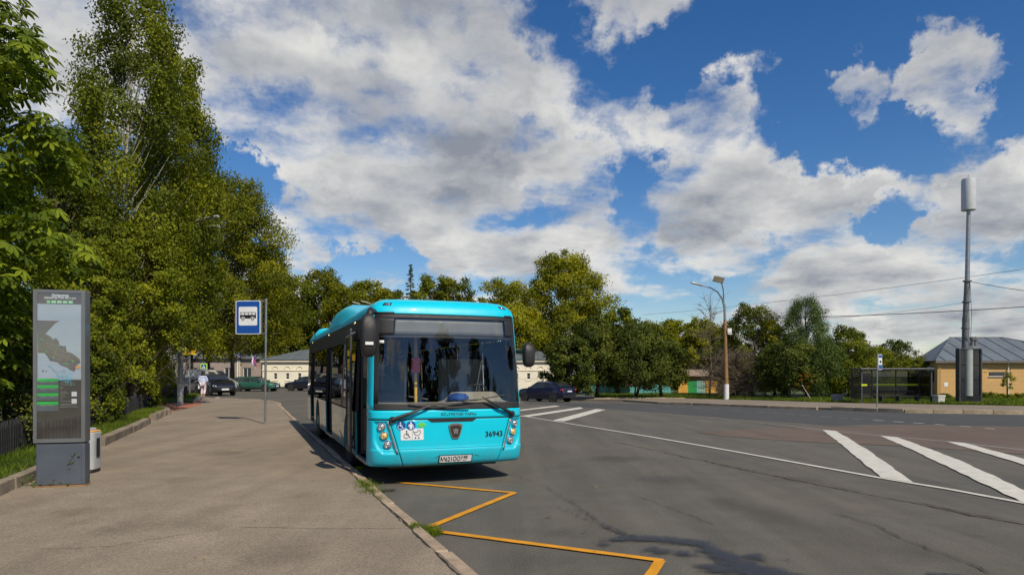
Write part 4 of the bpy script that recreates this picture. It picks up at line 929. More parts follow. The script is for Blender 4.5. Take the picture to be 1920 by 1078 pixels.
flat([pxl([(485, 795), (520, 778), (545, 790), (543, 810), (500, 815)])], K3, 'map_marker', M['map_orange'], ki)
rt = [[(215, 785), (240, 790), (270, 830), (300, 850), (330, 920)], [(300, 870), (300, 930), (460, 925)], [(320, 845), (380, 830), (400, 890), (410, 970)], [(420, 830), (420, 960)], [(440, 850), (445, 990)], [(310, 890), (420, 895)], [(330, 930), (400, 950), (440, 930)], [(370, 820), (350, 900), (390, 940)], [(230, 800), (220, 770)]]
flat([q for s_ in rt for q in stroke(pxl(s_), .0055)], lambda x, y: (x, .0025, y), 'map_routes', M['map_cyan'], ki)
fpx = lambda a: a
for k, (pa, pb) in enumerate(((709.5, 715), (722, 727.5), (737, 742.5), (753, 759))):
    flat([rect(xpx(68.3), xpx(108.5), zpx(pb), zpx(pa))], K2, 'green_bar', M['green_ink'], ki)
    flat([rect(xpx(74), xpx(88), zpx(pb+2.2), zpx(pb+1.0)), rect(xpx(90), xpx(102), zpx(pb+2.2), zpx(pb+1.0))], K2, 'caption_line', M['text_faint'], ki)
    flat([rect(xpx(68.3), xpx(108.5), zpx(pb+(8.4 if k < 3 else 12)), zpx(pb+.1))], K1, 'slate_bar', M['panel_slate'], ki)
flat([rect(xpx(112), xpx(112+w_), zpx(y_+.9), zpx(y_)) for y_, w_ in ((717, 26), (721, 28), (726, 6), (728, 5), (734, 12), (737, 16), (740, 9), (744, 11), (748, 5), (752, 20), (757, 30), (760, 30), (763, 34))], K2, 'small_print', M['text_faint'], ki)
for y_ in (739, 752.5): flat([rrect(xpx(133.5), xpx(143.5), zpx(y_+4.5), zpx(y_-4.5), .008)], K3, 'white_square', M['white_film'], ki)
KT = lambda cx, cy: (lambda x, y: (cx+x, .0065, cy+y))
text('stop_heading', 'Остановка', .05, M['text_white'], ki, KT(xpx(112), zpx(552.5)), .002, xpx(127.5)-xpx(96), .048)
text('stop_name', '«Кронштадт, Вокзальная ул.»', .03, M['text_white'], ki, KT(xpx(112), zpx(557.3)), .0015, xpx(142)-xpx(81.5), .030)
flat([rect(xpx(82), xpx(140), zpx(560.6), zpx(559.8))], K2, 'small_print', M['text_faint'], ki)
for a, b in ((87, 93.4), (95.4, 104.3), (106, 115), (117, 125.3), (127.3, 136)): flat([rect(xpx(a), xpx(b), zpx(567.5), zpx(562.3))], K2, 'route_tile', M['green_light'], ki)
flat([rect(xpx(a)+.006, xpx(b)-.006, zpx(565.8), zpx(563.8)) for a, b in ((95.4, 104.3), (106, 115), (117, 125.3), (127.3, 136))], K3, 'route_numbers', M['white_film'], ki)
box('front_glass', glass('kiosk_glass', (.93, .94, .95), .07, .02, .03), ki, fw-.004, kw-fw+.004, -.0035, .0005, zb+.066, HT-.04)
# litter bin behind it
byy = 11.05; bx = at(183.5, byy)-.24
bn = empty('litter_bin', (bx, byy, .115), R(8), 'pale grey plastic litter bin with orange liner half hidden behind the kiosk', 'bin')
def rsolid(name, mat, parent, x, y, z0, z1, r, taper=0, n=5, top=True):
    a = rrect(-x/2, x/2, -y/2, y/2, r, n); b = [(p[0]*(1-taper), p[1]*(1-taper)) for p in a]; m = MB(); k = len(a)
    m.add([(p[0], p[1], z1) for p in a]+[(p[0], p[1], z0) for p in b], [tuple(range(k)), tuple(range(2*k-1, k-1, -1))]+[(i, (i+1) % k, k+(i+1) % k, k+i) for i in range(k)])
    return m.build(name, mat, parent, smooth='auto', bevel=.012)
rsolid('body', M['bin_plastic'], bn, .46, .36, .05, .66, .08, .05); rsolid('foot', M['black'], bn, .42, .33, 0, .05, .07)
rsolid('liner', M['map_orange'], bn, .44, .34, .66, .685, .07); rsolid('lid', M['bin_plastic'], bn, .30, .34, .672, .72, .06); box('slot', M['black'], bn, .225, .236, -.06, .05, .25, .56, .004)
# ------------------------------------------------------------------ bus stop sign on its pole
pyy = 21.9; pxx = at(497, pyy); sp = empty('bus_stop_sign', (pxx, pyy, .115), R(-4), 'blue bus stop sign with a black bus pictogram on the pole beside the bus', 'sign')
PH = hz(563, pyy)-.115; MB().tube([(0, 0, 0), (.035, 0, PH)], .036, 12).build('pole', M['steel'], sp, smooth='auto'); MB().lathe([(.045, 0), (.045, .04), (.02, .05)], c=(.035, 0, PH)).build('pole_cap', M['steel'], sp)
sx0 = at(441, pyy)-pxx; sx1 = at(488.5, pyy)-pxx; sz1 = hz(563.5, pyy)-.115; sz0 = hz(626.5, pyy)-.115
for z in (sz0+.02, sz1-.01): MB().tube([(sx0-.01, .01, z), (.03, .01, z)], .016, 8).build('bracket', M['steel'], sp)
MB().tube([(sx0-.02, .01, sz0), (sx0-.02, .01, sz1)], .014, 8).build('frame_bar', M['steel'], sp); MB().tube([(sx1+.03, .01, sz0), (sx1+.03, .01, sz1)], .012, 8).build('frame_bar', M['steel'], sp)
MB().prism(rrect(sx0, sx1, sz0, sz1, .05), -.025, 0.0).build('plate', M['white_film'], sp, bevel=.003)
S_ = lambda d: (lambda x, y: (x, -.025-d, y))
flat([rrect(sx0+.022, sx1-.022, sz0+.022, sz1-.022, .04)], S_(.0015), 'blue_field', M['blue_sign'], sp)
cxs = (sx0+sx1)/2; wz0 = hz(610, pyy)-.115; wz1 = hz(575, pyy)-.115
flat([rrect(cxs-.31, cxs+.31, wz0, wz1, .04)], S_(.003), 'white_field', M['white_film'], sp); wc = (wz0+wz1)/2
flat([rrect(cxs-.27, cxs+.27, wc-.08, wc+.125, .035)], S_(.0045), 'bus_pictogram', M['ink'], sp)
flat([rrect(cxs-.22+.122*k, cxs-.12+.122*k, wc+.04, wc+.105, .012) for k in range(4)]+[[(cxs-.262, wc+.04), (cxs-.232, wc+.04), (cxs-.232, wc+.10), (cxs-.25, wc+.10)]]+[circ(cxs-.165, wc-.085, .068, 20), circ(cxs+.155, wc-.085, .068, 20)], S_(.006), 'pictogram_windows', M['white_film'], sp)
flat([circ(cxs-.165, wc-.085, .052, 20), circ(cxs+.155, wc-.085, .052, 20)], S_(.0075), 'pictogram_wheels', M['ink'], sp); flat([circ(cxs-.165, wc-.085, .026, 16), circ(cxs+.155, wc-.085, .026, 16)], S_(.009), 'pictogram_hubs', M['white_film'], sp)
# ------------------------------------------------------------------ fence along the verge
FX = lambda y: LX(y)-1.0
fn = empty('picket_fence', (0, 0, 0), 0, 'low black picket fence along the grass verge left of the pavement', 'fence')
pk = MB().prism([(-.024, 0), (.024, 0), (.024, .50), (0, .62), (-.024, .50)], -.012, .012).build('picket', M['fence'], fn, fix=False)
pm_ = pk.data; bpy.data.objects.remove(pk); fa = math.atan2(1, -.385)
y = 4.0; k = 0
while y < 31.6:
    o = link('picket', pm_, fn, (FX(y), y, .27+random.uniform(-.015, .015)), (random.uniform(-.03, .03), random.uniform(-.03, .03), fa)); y += .112; k += 1
    if k >= 250: break
d_ = Vector((-.385, 1, 0)).normalized(); n_ = Vector((1, .385, 0)).normalized()
for z in (.36, .72):
    MB().tube([Vector((FX(q), q, z))-n_*.03 for q in (4, 12, 20, 28, 31.6)], .018, 6).build('rail', M['fence'], fn)
for q in (4, 6.8, 9.6, 12.4, 15.2, 18, 20.8, 23.6, 26.4, 29.2, 31.6): MB().obox((FX(q)-.05, q, .55), (.07, .07, .66), fa).build('post', M['fence'], fn)
f2 = empty('picket_fence', (0, 0, 0), 0, 'short dark fence beyond the red path opening near the parked crossover', 'fence')
for k in range(46):
    q = 36.6+k*.17; link('picket', pm_, f2, (LX(q)-.9, q, .24), (0, 0, fa))
for z in (.34, .68): MB().tube([(LX(q)-.93, q, z) for q in (36.5, 44.4)], .02, 6).build('rail', M['fence'], f2)
# ------------------------------------------------------------------ verge grass and weeds
def verge(rng, n):
    y = rng.uniform(4, 28, n)**1.0; u = rng.uniform(.10, 1.9, n); x = np.array([LX(q) for q in y])-u
    return np.stack([x, y, np.full(n, .245)], 1)
blades('verge_grass', verge, 30000, .12, .014, 5, LEAF['grass'], 'fresh green grass growing on the verge between kerb stones and picket fence', 'grass')
def verge2(rng, n):
    y = rng.uniform(36.3, 46, n); x = np.array([LX(q) for q in y])-rng.uniform(.05, 3.5, n); return np.stack([x, y, np.full(n, .235)], 1)
blades('verge_grass', verge2, 6000, .14, .03, 6, LEAF['grass'], 'patch of sunlit grass beyond the red path opening', 'grass')
lfx = [p[0] for p in lawn_front]; lfy = [p[1] for p in lawn_front]
def lawnp(rng, n):
    x = rng.uniform(8, 62, n); d = rng.uniform(0, 1, n)**2.2*18; yy = np.interp(x, lfx, lfy)+.1+d; m = (yy < 83)
    x = x[m]; yy = yy[m]; return np.stack([x, yy, np.array([gz(a, b)+.14 for a, b in zip(x, yy)])], 1)
blades('lawn_grass', lawnp, 60000, .16, .055, 7, LEAF['grass'], 'bright green grass of the park lawn behind the far pavement', 'grass')
def clump_pts(cs):
    def f(rng, n):
        k = rng.integers(0, len(cs), n); c = np.array([(q[0], q[1], q[2]) for q in cs])[k]; r_ = np.array([q[3] for q in cs])[k]
        return c+np.stack([rng.normal(0, 1, n)*r_, rng.normal(0, 1, n)*r_*1.6, np.zeros(n)], 1)*.6
    return f
kc = [hit(672, 880, .1)+(.10, .05), hit(680, 905, .1)+(.10, .10), hit(695, 922, .1)+(.10, .13), hit(708, 934, .1)+(.08, .10), hit(688, 912, .1)+(.11, .12)]
blades('kerb_weeds', clump_pts(kc), 1700, .045, .009, 8, LEAF['grass'], 'tuft of yellow green grass growing over the kerb just in front of the bus', 'weeds', spread=.9)
kc = [hit(778, 989, .1)+(.10, .05), hit(792, 990, .1)+(.07, .06), hit(806, 996, 0)+(.01, .09), hit(816, 1001, 0)+(.005, .06)]
blades('kerb_weeds', clump_pts(kc), 1200, .05, .009, 9, LEAF['grass'], 'grass tuft at the kerb where the yellow zigzag turns', 'weeds', spread=1.0)
rng = np.random.default_rng(3); c0 = np.array(hit(92, 910, .115)+(.12,))
wd = empty('weed', tuple(c0), 0, 'leafy weed growing at the foot of the information kiosk', 'weed')
P = c0*0+np.stack([rng.normal(0, .13, 260), rng.normal(-.03, .05, 260), np.abs(rng.normal(.05, .06, 260))], 1)
P2 = np.array([[.10+.32*t+rng.normal(0, .03), -.06, .12+.36*t*t+rng.normal(0, .03)] for t in rng.uniform(0, 1, 26)]); P = np.concatenate([P, P2])
link('foliage', np_mesh('foliage', leaves(rng, P, P*0+[0, -.5, 1], rng.uniform(.03, .07, len(P)), .6, .6), 4, LEAF['grass'], rng.uniform(.2, .7, len(P))), wd)
MB().tube([(0, 0, 0), (.10, -.05, .12), (.25, -.06, .2), (.42, -.06, .48)], .004, 4).build('stem', M['bark'], wd)
# ------------------------------------------------------------------ the chestnut beside the kiosk, with leaves one by one
def leaflet(n=5, L=.2, seed=0):
    rnd = random.Random(seed); m = MB()
    for k in range(n):
        a = (k-(n-1)/2)*R(42)+rnd.uniform(-.1, .1); l = L*(1-.16*abs(k-(n-1)/2)); dr = rnd.uniform(.10, .30); c, s = math.cos(a), math.sin(a)
        pr = [(0, 0, 0), (.35, .11, .02), (.68, .17, -.01), (.9, .08, -.05), (1, 0, -.09), (.9, -.08, -.05), (.68, -.17, -.01), (.35, -.11, .02)]
        v = [(l*(p[0]*c-p[1]*s), l*(p[0]*s+p[1]*c), l*(p[2]-dr*p[0]**1.6+.0)) for p in pr]; mid = [(l*t*c, l*t*s, l*(-.035-dr*t**1.6)) for t in (.35, .68, .9)]
        v += mid; m.add(v, [(0, 8, 1), (1, 8, 9, 2), (2, 9, 10, 3), (3, 10, 4), (0, 7, 8), (7, 6, 9, 8), (6, 5, 10, 9), (5, 4, 10)])
    return m
LT = (-9.75, 12.2); ctr = np.array([-.55, -.1, 5.0])
ch = empty('chestnut_tree', (LT[0], LT[1], .2), 0, 'big leaved dark chestnut tree at the far left edge above the kiosk', 'tree')
rng = np.random.default_rng(12); wood = MB(); wood.tube([(-1.1, .6, 0), (-1.0, .5, 2), (-.9, .3, 4), (-.7, .1, 6.5), (-.6, 0, 9)], [.26, .22, .17, .10, .03], 10)
cl = []
for k in range(95):
    t = (k+.5)/95; z = 1.2+8.2*t; a = k*2.39996; rad = (1.95 if z < 3 else 2.25)*(max(.1, math.sin(math.pi*min(1, t*.78+.17))))**.6*(1+.16*math.sin(a*2+z*2.1))
    if t > .93: rad *= .6
    c = np.array([-.75+rad*math.cos(a)*(.80 if k % 3 else .5), rad*math.sin(a)*(.85 if k % 3 else .5), z]); cl.append(c)
    if k % 2 == 0: wood.tube([(-.9, .3, max(.8, z-1.3)), tuple((np.array([-.85, .2, z])+c)/2+[0, 0, .1]), tuple(c)], [.06, .035, .012], 5, False)
wood.build('trunk', M['bark'], ch, smooth=True, fix=False)
var = []
for k in range(6):
    o = leaflet(5 if k % 2 else 7, .27, k).build('leaf', LEAF['chestnut'], ch, fix=False); me_ = o.data; at_ = me_.attributes.new('tone', 'FLOAT', 'FACE'); at_.data.foreach_set('value', np.full(len(me_.polygons), .25+.12*k, dtype=np.float32)); var.append(me_); bpy.data.objects.remove(o)
lv = []
for c in cl:
    m_ = 62; d = unit(rng.normal(size=(m_, 3))); q = c+d*(rng.uniform(0, 1, (m_, 1))**.45)*np.array([.62, .62, .45])*rng.uniform(.8, 1.2); lv += list(zip(q, d))
EYE_L = np.array([-LT[0], -LT[1], EYE-.2]); lv.sort(key=lambda p: np.linalg.norm((p[0]-EYE_L)*np.array([1, 1, .5])))
rest = []; cnt = 0
def leaf_rot(rr, d):
    o = Vector((d[0], d[1]-.3, 0)); yaw = math.atan2(o.y, o.x)+rr.uniform(-.9, .9); return (rr.uniform(-.5, .5), rr.uniform(.15, .75), yaw)
rr = random.Random(5)
for p, d in lv:
    s = rr.uniform(.65, 1.15); rot = leaf_rot(rr, d); me_ = rr.choice(var)
    if cnt < 300 and -60 < CX+F*(p[0]+LT[0])/(p[1]+LT[1]) < 240:
        o = link('leaf', me_, ch, tuple(p), rot); o.scale = (s, s, s); cnt += 1
    else: rest.append((me_, Matrix.LocRotScale(Vector(p), __import__('mathutils').Euler(rot), Vector((s, s, s)))))
vs_ = [np.array([tuple(v.co) for v in m.vertices]) for m in var]; fs_ = [[tuple(p.vertices) for p in m.polygons] for m in var]
VV = []; FF = []; TT = []; b = 0
for me_, mx in rest:
    i = var.index(me_); Mx = np.array(mx); v = vs_[i]@Mx[:3, :3].T+Mx[:3, 3]; VV.append(v); FF += [tuple(b+q for q in f) for f in fs_[i]]; TT += [.2+.13*i+rr.uniform(-.1, .1)]*len(fs_[i]); b += len(v)
me = bpy.data.meshes.new('crown'); me.from_pydata(np.concatenate(VV).tolist(), [], FF); me.attributes.new('tone', 'FLOAT', 'FACE').data.foreach_set('value', np.array(TT, dtype=np.float32)); me.materials.append(LEAF['chestnut'])
tag(link('crown', me, ch), kind='stuff')
# ------------------------------------------------------------------ trees
pt('birch_tree', 'tallest birch with drooping sprays rising out of the top of the picture', 238, 28, -45, 300, kind='birch', leaf='birch', n=70000, ls=.125, base=.06, seed=3, clumps=120, cr=.235, bark='bark_pale', trunk=.13, flat=.95, tone0=.0)
pt('birch_tree', 'second birch right of the tallest one with a lower forked top', 335, 33, 95, 190, kind='birch', leaf='birch', n=44000, ls=.135, base=.06, seed=14, clumps=85, cr=.26, bark='bark_pale', trunk=.10, flat=.95, tone0=.03)
pt('maple_tree', 'dense green tree behind the fence between chestnut and birch', 100, 24, 250, 230, leaf='green', n=30000, ls=.12, base=.02, seed=5, clumps=95, cr=.22)
pt('linden_tree', 'bushy low linden hanging over the fence right of the kiosk', 165, 20.5, 430, 180, leaf='birch', n=30000, ls=.10, base=.06, seed=8, clumps=85, cr=.24, kind='round', tone0=.05)
pt('linden_tree', 'bushy linden with bright lower twigs right of the first one by the fence', 250, 27, 400, 190, leaf='birch', n=32000, ls=.11, base=.05, seed=9, clumps=95, cr=.23, tone0=.08)
pt('linden_tree', 'lighter linden overhanging the end of the picket fence', 306, 37.8, 330, 130, leaf='lime', n=26000, ls=.13, base=.30, seed=10, clumps=85, cr=.23, tone0=-.12)
pt('hedge_shrub', 'dark shrub behind the picket fence left of the kiosk', 20, 14, 640, 300, kind='shrub', leaf='dark', n=16000, ls=.08, base=.0, seed=21, clumps=60, cr=.3, cat='shrub')
pt('hedge_shrub', 'leafy hedge shrub behind the picket fence just right of the kiosk', 190, 19.5, 615, 150, kind='shrub', leaf='green', n=14000, ls=.08, base=.0, seed=22, clumps=50, cr=.3, cat='shrub')
pt('hedge_shrub', 'sunlit hedge shrub at the far end of the picket fence', 285, 29.5, 640, 110, kind='shrub', leaf='lime', n=9000, ls=.10, base=.0, seed=23, clumps=40, cr=.3, cat='shrub')
pt('hedge_shrub', 'small shrub by the red path opening in front of the parked crossover', 306, 39, 700, 60, kind='shrub', leaf='green', n=4500, ls=.10, base=.0, seed=24, clumps=26, cr=.3, cat='shrub')
pt('linden_tree', 'tall yellow green linden with an open crown behind the street lamp on the left', 436, 66, 326, 208, leaf='lime', n=52000, ls=.22, base=.14, seed=31, clumps=110, cr=.27, tone0=-.10, trunk=.2)
pt('linden_tree', 'yellow green linden between the birches and the tall open linden', 394, 70, 330, 150, leaf='lime', n=30000, ls=.22, base=.16, seed=35, clumps=80, cr=.28, tone0=-.10, trunk=.14)
pt('linden_tree', 'lower yellow green linden just left of the cream building roof pole', 492, 94, 455, 110, leaf='lime', n=22000, ls=.27, base=.12, seed=36, clumps=70, cr=.28, tone0=-.08)
pt('linden_tree', 'dark linden filling the gap above the parked crossover', 352, 64, 420, 150, leaf='olive', n=20000, ls=.20, base=.17, seed=32, clumps=75, cr=.23)
pt('linden_tree', 'dark linden deep behind the hedge on the left', 120, 48, 300, 260, leaf='olive', n=18000, ls=.19, base=.03, seed=33, clumps=80, cr=.23)
pt('linden_tree', 'dark linden deep behind the birches', 262, 50, 240, 250, leaf='olive', n=20000, ls=.19, base=.03, seed=34, clumps=80, cr=.23)
BK = [(498, 92, 520, 90, 'olive', 'rounded olive tree behind the cream building, leftmost of its row'), (548, 96, 512, 92, 'green', 'broad green tree behind the cream building roof'), (603, 100, 503, 80, 'olive', 'tall olive tree above the rear of the bus'),
      (650, 96, 532, 84, 'lime', 'yellowish tree above the rear roof of the bus'), (698, 92, 524, 84, 'lime', 'bright yellow green tree above the middle of the bus roof'), (736, 99, 540, 60, 'olive', 'small dull tree just left of the spruce'),
      (812, 95, 516, 74, 'green', 'green round tree right of the spruce'), (848, 98, 518, 76, 'olive', 'second green tree right of the spruce'), (885, 101, 552, 60, 'olive', 'low tree above the right half of the bus roof'),
      (950, 90, 524, 96, 'lime', 'yellowish tree above the right end of the bus roof')]
for i, (px, Y, ty, w, lf, lb) in enumerate(BK): pt('park_tree', lb, px, Y, ty, w*1.3, leaf=lf, n=18000, ls=.31, base=.06, seed=40+i, clumps=65, cr=.30, tone0=.05 if lf == 'lime' else 0)
pt('spruce_tree', 'dark slim spruce poking above the bus roof', 768, 86, 497, 68, kind='spruce', leaf='needle', n=15000, ls=.30, base=.08, seed=60, clumps=90)
pt('maple_tree', 'big yellow green maple right of the bus, tallest of the trees there', 1056, 97, 476, 165, leaf='lime', n=42000, ls=.31, base=.16, seed=61, clumps=100, cr=.26, tone0=.03)
pt('park_tree', 'dark tree behind the right mirror of the bus', 1000, 100, 590, 90, leaf='dark', n=9000, ls=.24, base=.05, seed=62, clumps=45, cr=.26)
CR = [(1068, 57, 628, 92, 'dark', 'dark green lilac nearest the blue crossover'), (1118, 60, 596, 110, 'dark', 'dark bushy tree second from the blue crossover'), (1190, 59, 606, 150, 'dark', 'broad dark tree on several crooked stems'), (1240, 60, 632, 92, 'dark', 'dark bushy tree left of the yellow shed')]
for i, (px, Y, ty, w, lf, lb) in enumerate(CR): pt('park_tree', lb, px, Y, ty, w, leaf=lf, n=19000, ls=.18, base=.17 if i else .08, seed=70+i, clumps=75, cr=.26, stems=1 if i != 2 else 5, tone0=.03)
BR = [(1160, 72, 578, 84, 'green', 'green rounded tree standing above the dark shrubs'), (1222, 84, 604, 70, 'lime', 'pale yellow green tree behind the dark shrubs'), (1268, 88, 600, 80, 'lime', 'loose yellow green tree behind the yellow shed roof'), (1312, 86, 598, 76, 'lime', 'yellow green tree left of the bare tree'), (1345, 90, 612, 60, 'olive', 'brownish olive tree behind the bare tree')]
for i, (px, Y, ty, w, lf, lb) in enumerate(BR): pt('park_tree', lb, px, Y, ty, w*1.1, leaf=lf, n=14000, ls=.27, base=.08, seed=80+i, clumps=60, cr=.29)
CR2 = [(1412, 63, 570, 104, 'olive', 'tall dark tree with bent top right of the lamp post', 22000), (1452, 66, 606, 70, 'dark', 'dark tree between the bent topped tree and the fir', 12000), (1478, 56, 640, 100, 'dark', 'small round crowned tree with a thin pale trunk', 15000), (1590, 62, 614, 100, 'green', 'dark green tree left of the bus shelter', 17000), (1550, 65, 640, 80, 'dark', 'low dark tree filling in behind the grey bin', 11000), (1640, 66, 648, 90, 'green', 'low tree behind the bus shelter', 13000), (1682, 70, 636, 74, 'dark', 'dark rounded tree next to the yellow building', 10000), (1718, 68, 672, 60, 'green', 'low bush between shelter and yellow building', 7000), (1372, 68, 634, 80, 'dark', 'dark tree behind the whitewashed lamp post', 11000)]
for i, (px, Y, ty, w, lf, lb, n) in enumerate(CR2): pt('park_tree', lb, px, Y, ty, w*1.08, leaf=lf, n=n, ls=.17, base=.22 if px == 1478 else .03, seed=100+i, clumps=65, cr=.26, trunk=.12 if px == 1478 else None, bark='bark_dead' if px == 1478 else 'bark')
pt('pine_tree', 'dark green pine with upright shoots between park trees and shelter', 1512, 61, 556, 118, kind='birch', leaf='needle', n=30000, ls=.26, base=.06, seed=120, clumps=95, cr=.22, flat=1.2, tone0=.1)
pt('young_tree', 'little staked tree with orange brown leaves under the pine', 1506, 55, 698, 30, leaf='rust', n=1400, ls=.12, base=.35, seed=121, clumps=14, cr=.4, trunk=.03)
x, y = at(1512, 54.6), 54.6; tag(MB().tube([(x-.35, y, .75), (x+.25, y-.3, -1.05+.6)], .03, 6).build('tree_stake', M['concrete_light'], None), 'pale wooden stake leaning against the little orange tree', 'stake')
pt('young_tree', 'thin young tree in front of the yellow building wall', 1889, 57, 698, 22, leaf='green', n=420, ls=.13, base=.4, seed=122, clumps=9, cr=.5, trunk=.03)
for i, (px, ty, w) in enumerate(((1772, 738, 26), (1855, 737, 40), (1885, 740, 30), (1912, 738, 30))):
    pt('low_shrub', ['low shrub beside the white concrete bin', 'low wide shrub at the foot of the yellow wall', 'low shrub under the thin young tree', 'low shrub at the right edge by the yellow wall'][i], px, 57+i*.3, ty, w, kind='shrub', leaf='green', n=2200, ls=.12, base=0, seed=130+i, clumps=16, cr=.35, cat='shrub')
# bare tree and its brown brushwood
def twiggy(name, label, x, y, h, R_, n, seed, mat, upright=.5, cat='tree', tr=.10):
    rnd = random.Random(seed); g = gz(x, y); root = empty(name, (x, y, g), 0, label, cat); m = MB(); tw = MB()
    m.tube([(0, 0, 0), (.15, 0, h*.35), (.05, .1, h*.7), (.25, 0, h)], [tr, tr*.7, tr*.4, .015], 8)
    for k in range(n):
        t = rnd.uniform(.08, .92); a = rnd.uniform(0, 6.28); s = Vector((.1, 0, h*t)); L = R_*rnd.uniform(.5, 1.1)*(1-.55*t); dr = Vector((math.cos(a), math.sin(a), upright*rnd.uniform(-.3, 1.4)))
        e = s+dr*L; mid = s+dr*L*.5+Vector((0, 0, -.08*L)); m.tube([s, mid, e], [.025, .015, .006], 4, False)
        for j in range(9):
            u = rnd.uniform(.2, 1); q = s.lerp(e, u); dd = Vector((rnd.gauss(math.cos(a), .6), rnd.gauss(math.sin(a), .6), rnd.gauss(upright*.6, .5)))*L*.35; tw.tube([q, q+dd*.5+Vector((0, 0, .04)), q+dd], [.010, .008, .004], 3, False)
    m.build('trunk', mat, root, fix=False, smooth=True); tag(tw.build('twigs', mat, root, fix=False), kind='stuff'); return root
twiggy('bare_tree', 'leafless grey tree leaning beside the lamp post', at(1330, 58), 58, hz(566, 58)-gz(17, 58), 2.6, 70, 4, M['bark_dead'], .9)
twiggy('brushwood', 'fan of dry brown twigs behind the lamp post', at(1378, 58.5), 58.5, 4.3, 3.2, 210, 6, M['bark_dead'], .35, 'shrub', .06)
# far wood closing the horizon
rng = np.random.default_rng(77); n = 110000; X = rng.uniform(-95, 120, n); Yf = rng.uniform(108, 122, n); hgt = 6.5+2.2*np.sin(X*.21)+1.4*np.sin(X*.53+1)
hgt = np.where(X < 12, hgt+2.5, hgt); hgt = np.where(X > 52, 3.9+.6*np.sin(X*.5), hgt); Zf = rng.uniform(-.6, 1, n)*hgt; Zf = np.where(Zf < -.6, -.6, Zf); P = np.stack([X, Yf, Zf], 1); nl = 30000; yl = rng.uniform(-10, 110, nl); P = np.concatenate([P, np.stack([-72-rng.uniform(0, 10, nl), yl, rng.uniform(-.1, 1, nl)*(8+2*np.sin(yl*.2))], 1)]); n += nl; X = P[:, 0]
tag(link('far_wood', np_mesh('far_wood', leaves(rng, P, np.tile([0, -1., .3], (n, 1)), rng.uniform(.18, .42, n), .7, .4), 4, LEAF['olive'], np.clip(rng.normal(.45, .2, n)+.2*np.sin(X*.4), 0, 1))), 'distant dark band of woodland closing the view behind everything', 'wood', None, 'stuff')
# tall slim trees behind the viewer, seen in the windscreen
for i, (x, y, h, r_) in enumerate(((22, -26, 17, 1.7), (27.5, -27, 21, 2.3), (33, -25, 18, 2.4), (39, -26, 15, 2.2), (17, -27, 14, 1.8), (46, -26, 14, 2.8), (54, -24, 13, 3))):
    tree('poplar_tree', 'slim dark poplar standing behind the viewer and mirrored in the windscreen', x, y, h, r_, kind='birch', leaf='dark', n=5000, ls=.4, base=.03, seed=200+i, clumps=45, cr=.4, group='poplars mirrored in the windscreen')
# ------------------------------------------------------------------ buildings
def wall_with_holes(name, mat, parent, x0, x1, z0, z1, holes, th=.3, plane_y=0.0, face=-1):
    xs_ = sorted({x0, x1}|{h[0] for h in holes}|{h[1] for h in holes}); zs_ = sorted({z0, z1}|{h[2] for h in holes}|{h[3] for h in holes}); m = MB()
    for i in range(len(xs_)-1):
        for j in range(len(zs_)-1):
            cx_, cz_ = (xs_[i]+xs_[i+1])/2, (zs_[j]+zs_[j+1])/2
            if any(h[0] < cx_ < h[1] and h[2] < cz_ < h[3] for h in holes): continue
            m.box(xs_[i], xs_[i+1], plane_y, plane_y+th, zs_[j], zs_[j+1])
    o = m.build(name, mat, parent, fix=False); b_ = bmesh.new(); b_.from_mesh(o.data); bmesh.ops.remove_doubles(b_, verts=b_.verts, dist=1e-4)
    seen = {}
    for f in b_.faces: seen.setdefault(tuple(sorted(v.index for v in f.verts)), []).append(f)
    bmesh.ops.delete(b_, geom=[f for l in seen.values() if len(l) > 1 for f in l], context='FACES'); b_.to_mesh(o.data); b_.free(); return o
BY = 84.6
bx0 = at(492, BY); bx1 = at(1046, BY); cb = empty('cream_building', (bx0, BY, -.1), 0, 'long single storey cream building with small windows and grey hipped roof behind the bus', 'building')
BL = bx1-bx0; EH = hz(674, BY)+.1; RH = hz(653, BY)+.1; Yw = 10
WX = []; k = 0
while at(516.5+22.6*k, BY)-bx0 < BL-1.2: WX.append(at(516.5+22.6*k, BY)-bx0); k += 1
wz0, wz1 = hz(710.5, BY)+.1, hz(699.5, BY)+.1
holes = [(x-.2, x+.2, wz0, wz1) for x in WX]
wall_with_holes('wall', M['cream'], cb, 0, BL, -.7, EH, holes)
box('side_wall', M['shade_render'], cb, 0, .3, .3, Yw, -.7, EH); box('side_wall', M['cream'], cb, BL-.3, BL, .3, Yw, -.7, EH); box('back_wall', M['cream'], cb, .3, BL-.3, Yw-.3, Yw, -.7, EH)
zst = hz(694.5, BY)+.1
box('string_course', M['cream_trim'], cb, -.05, BL+.05, -.07, 0, zst-.05, zst+.06); box('cornice', M['eaves'], cb, -.1, BL+.1, -.13, 0, hz(680.5, BY)+.1-.07, hz(680.5, BY)+.1+.05); box('cornice', M['cream_trim'], cb, -.15, BL+.15, -.22, 0, EH-.30, EH-.02)
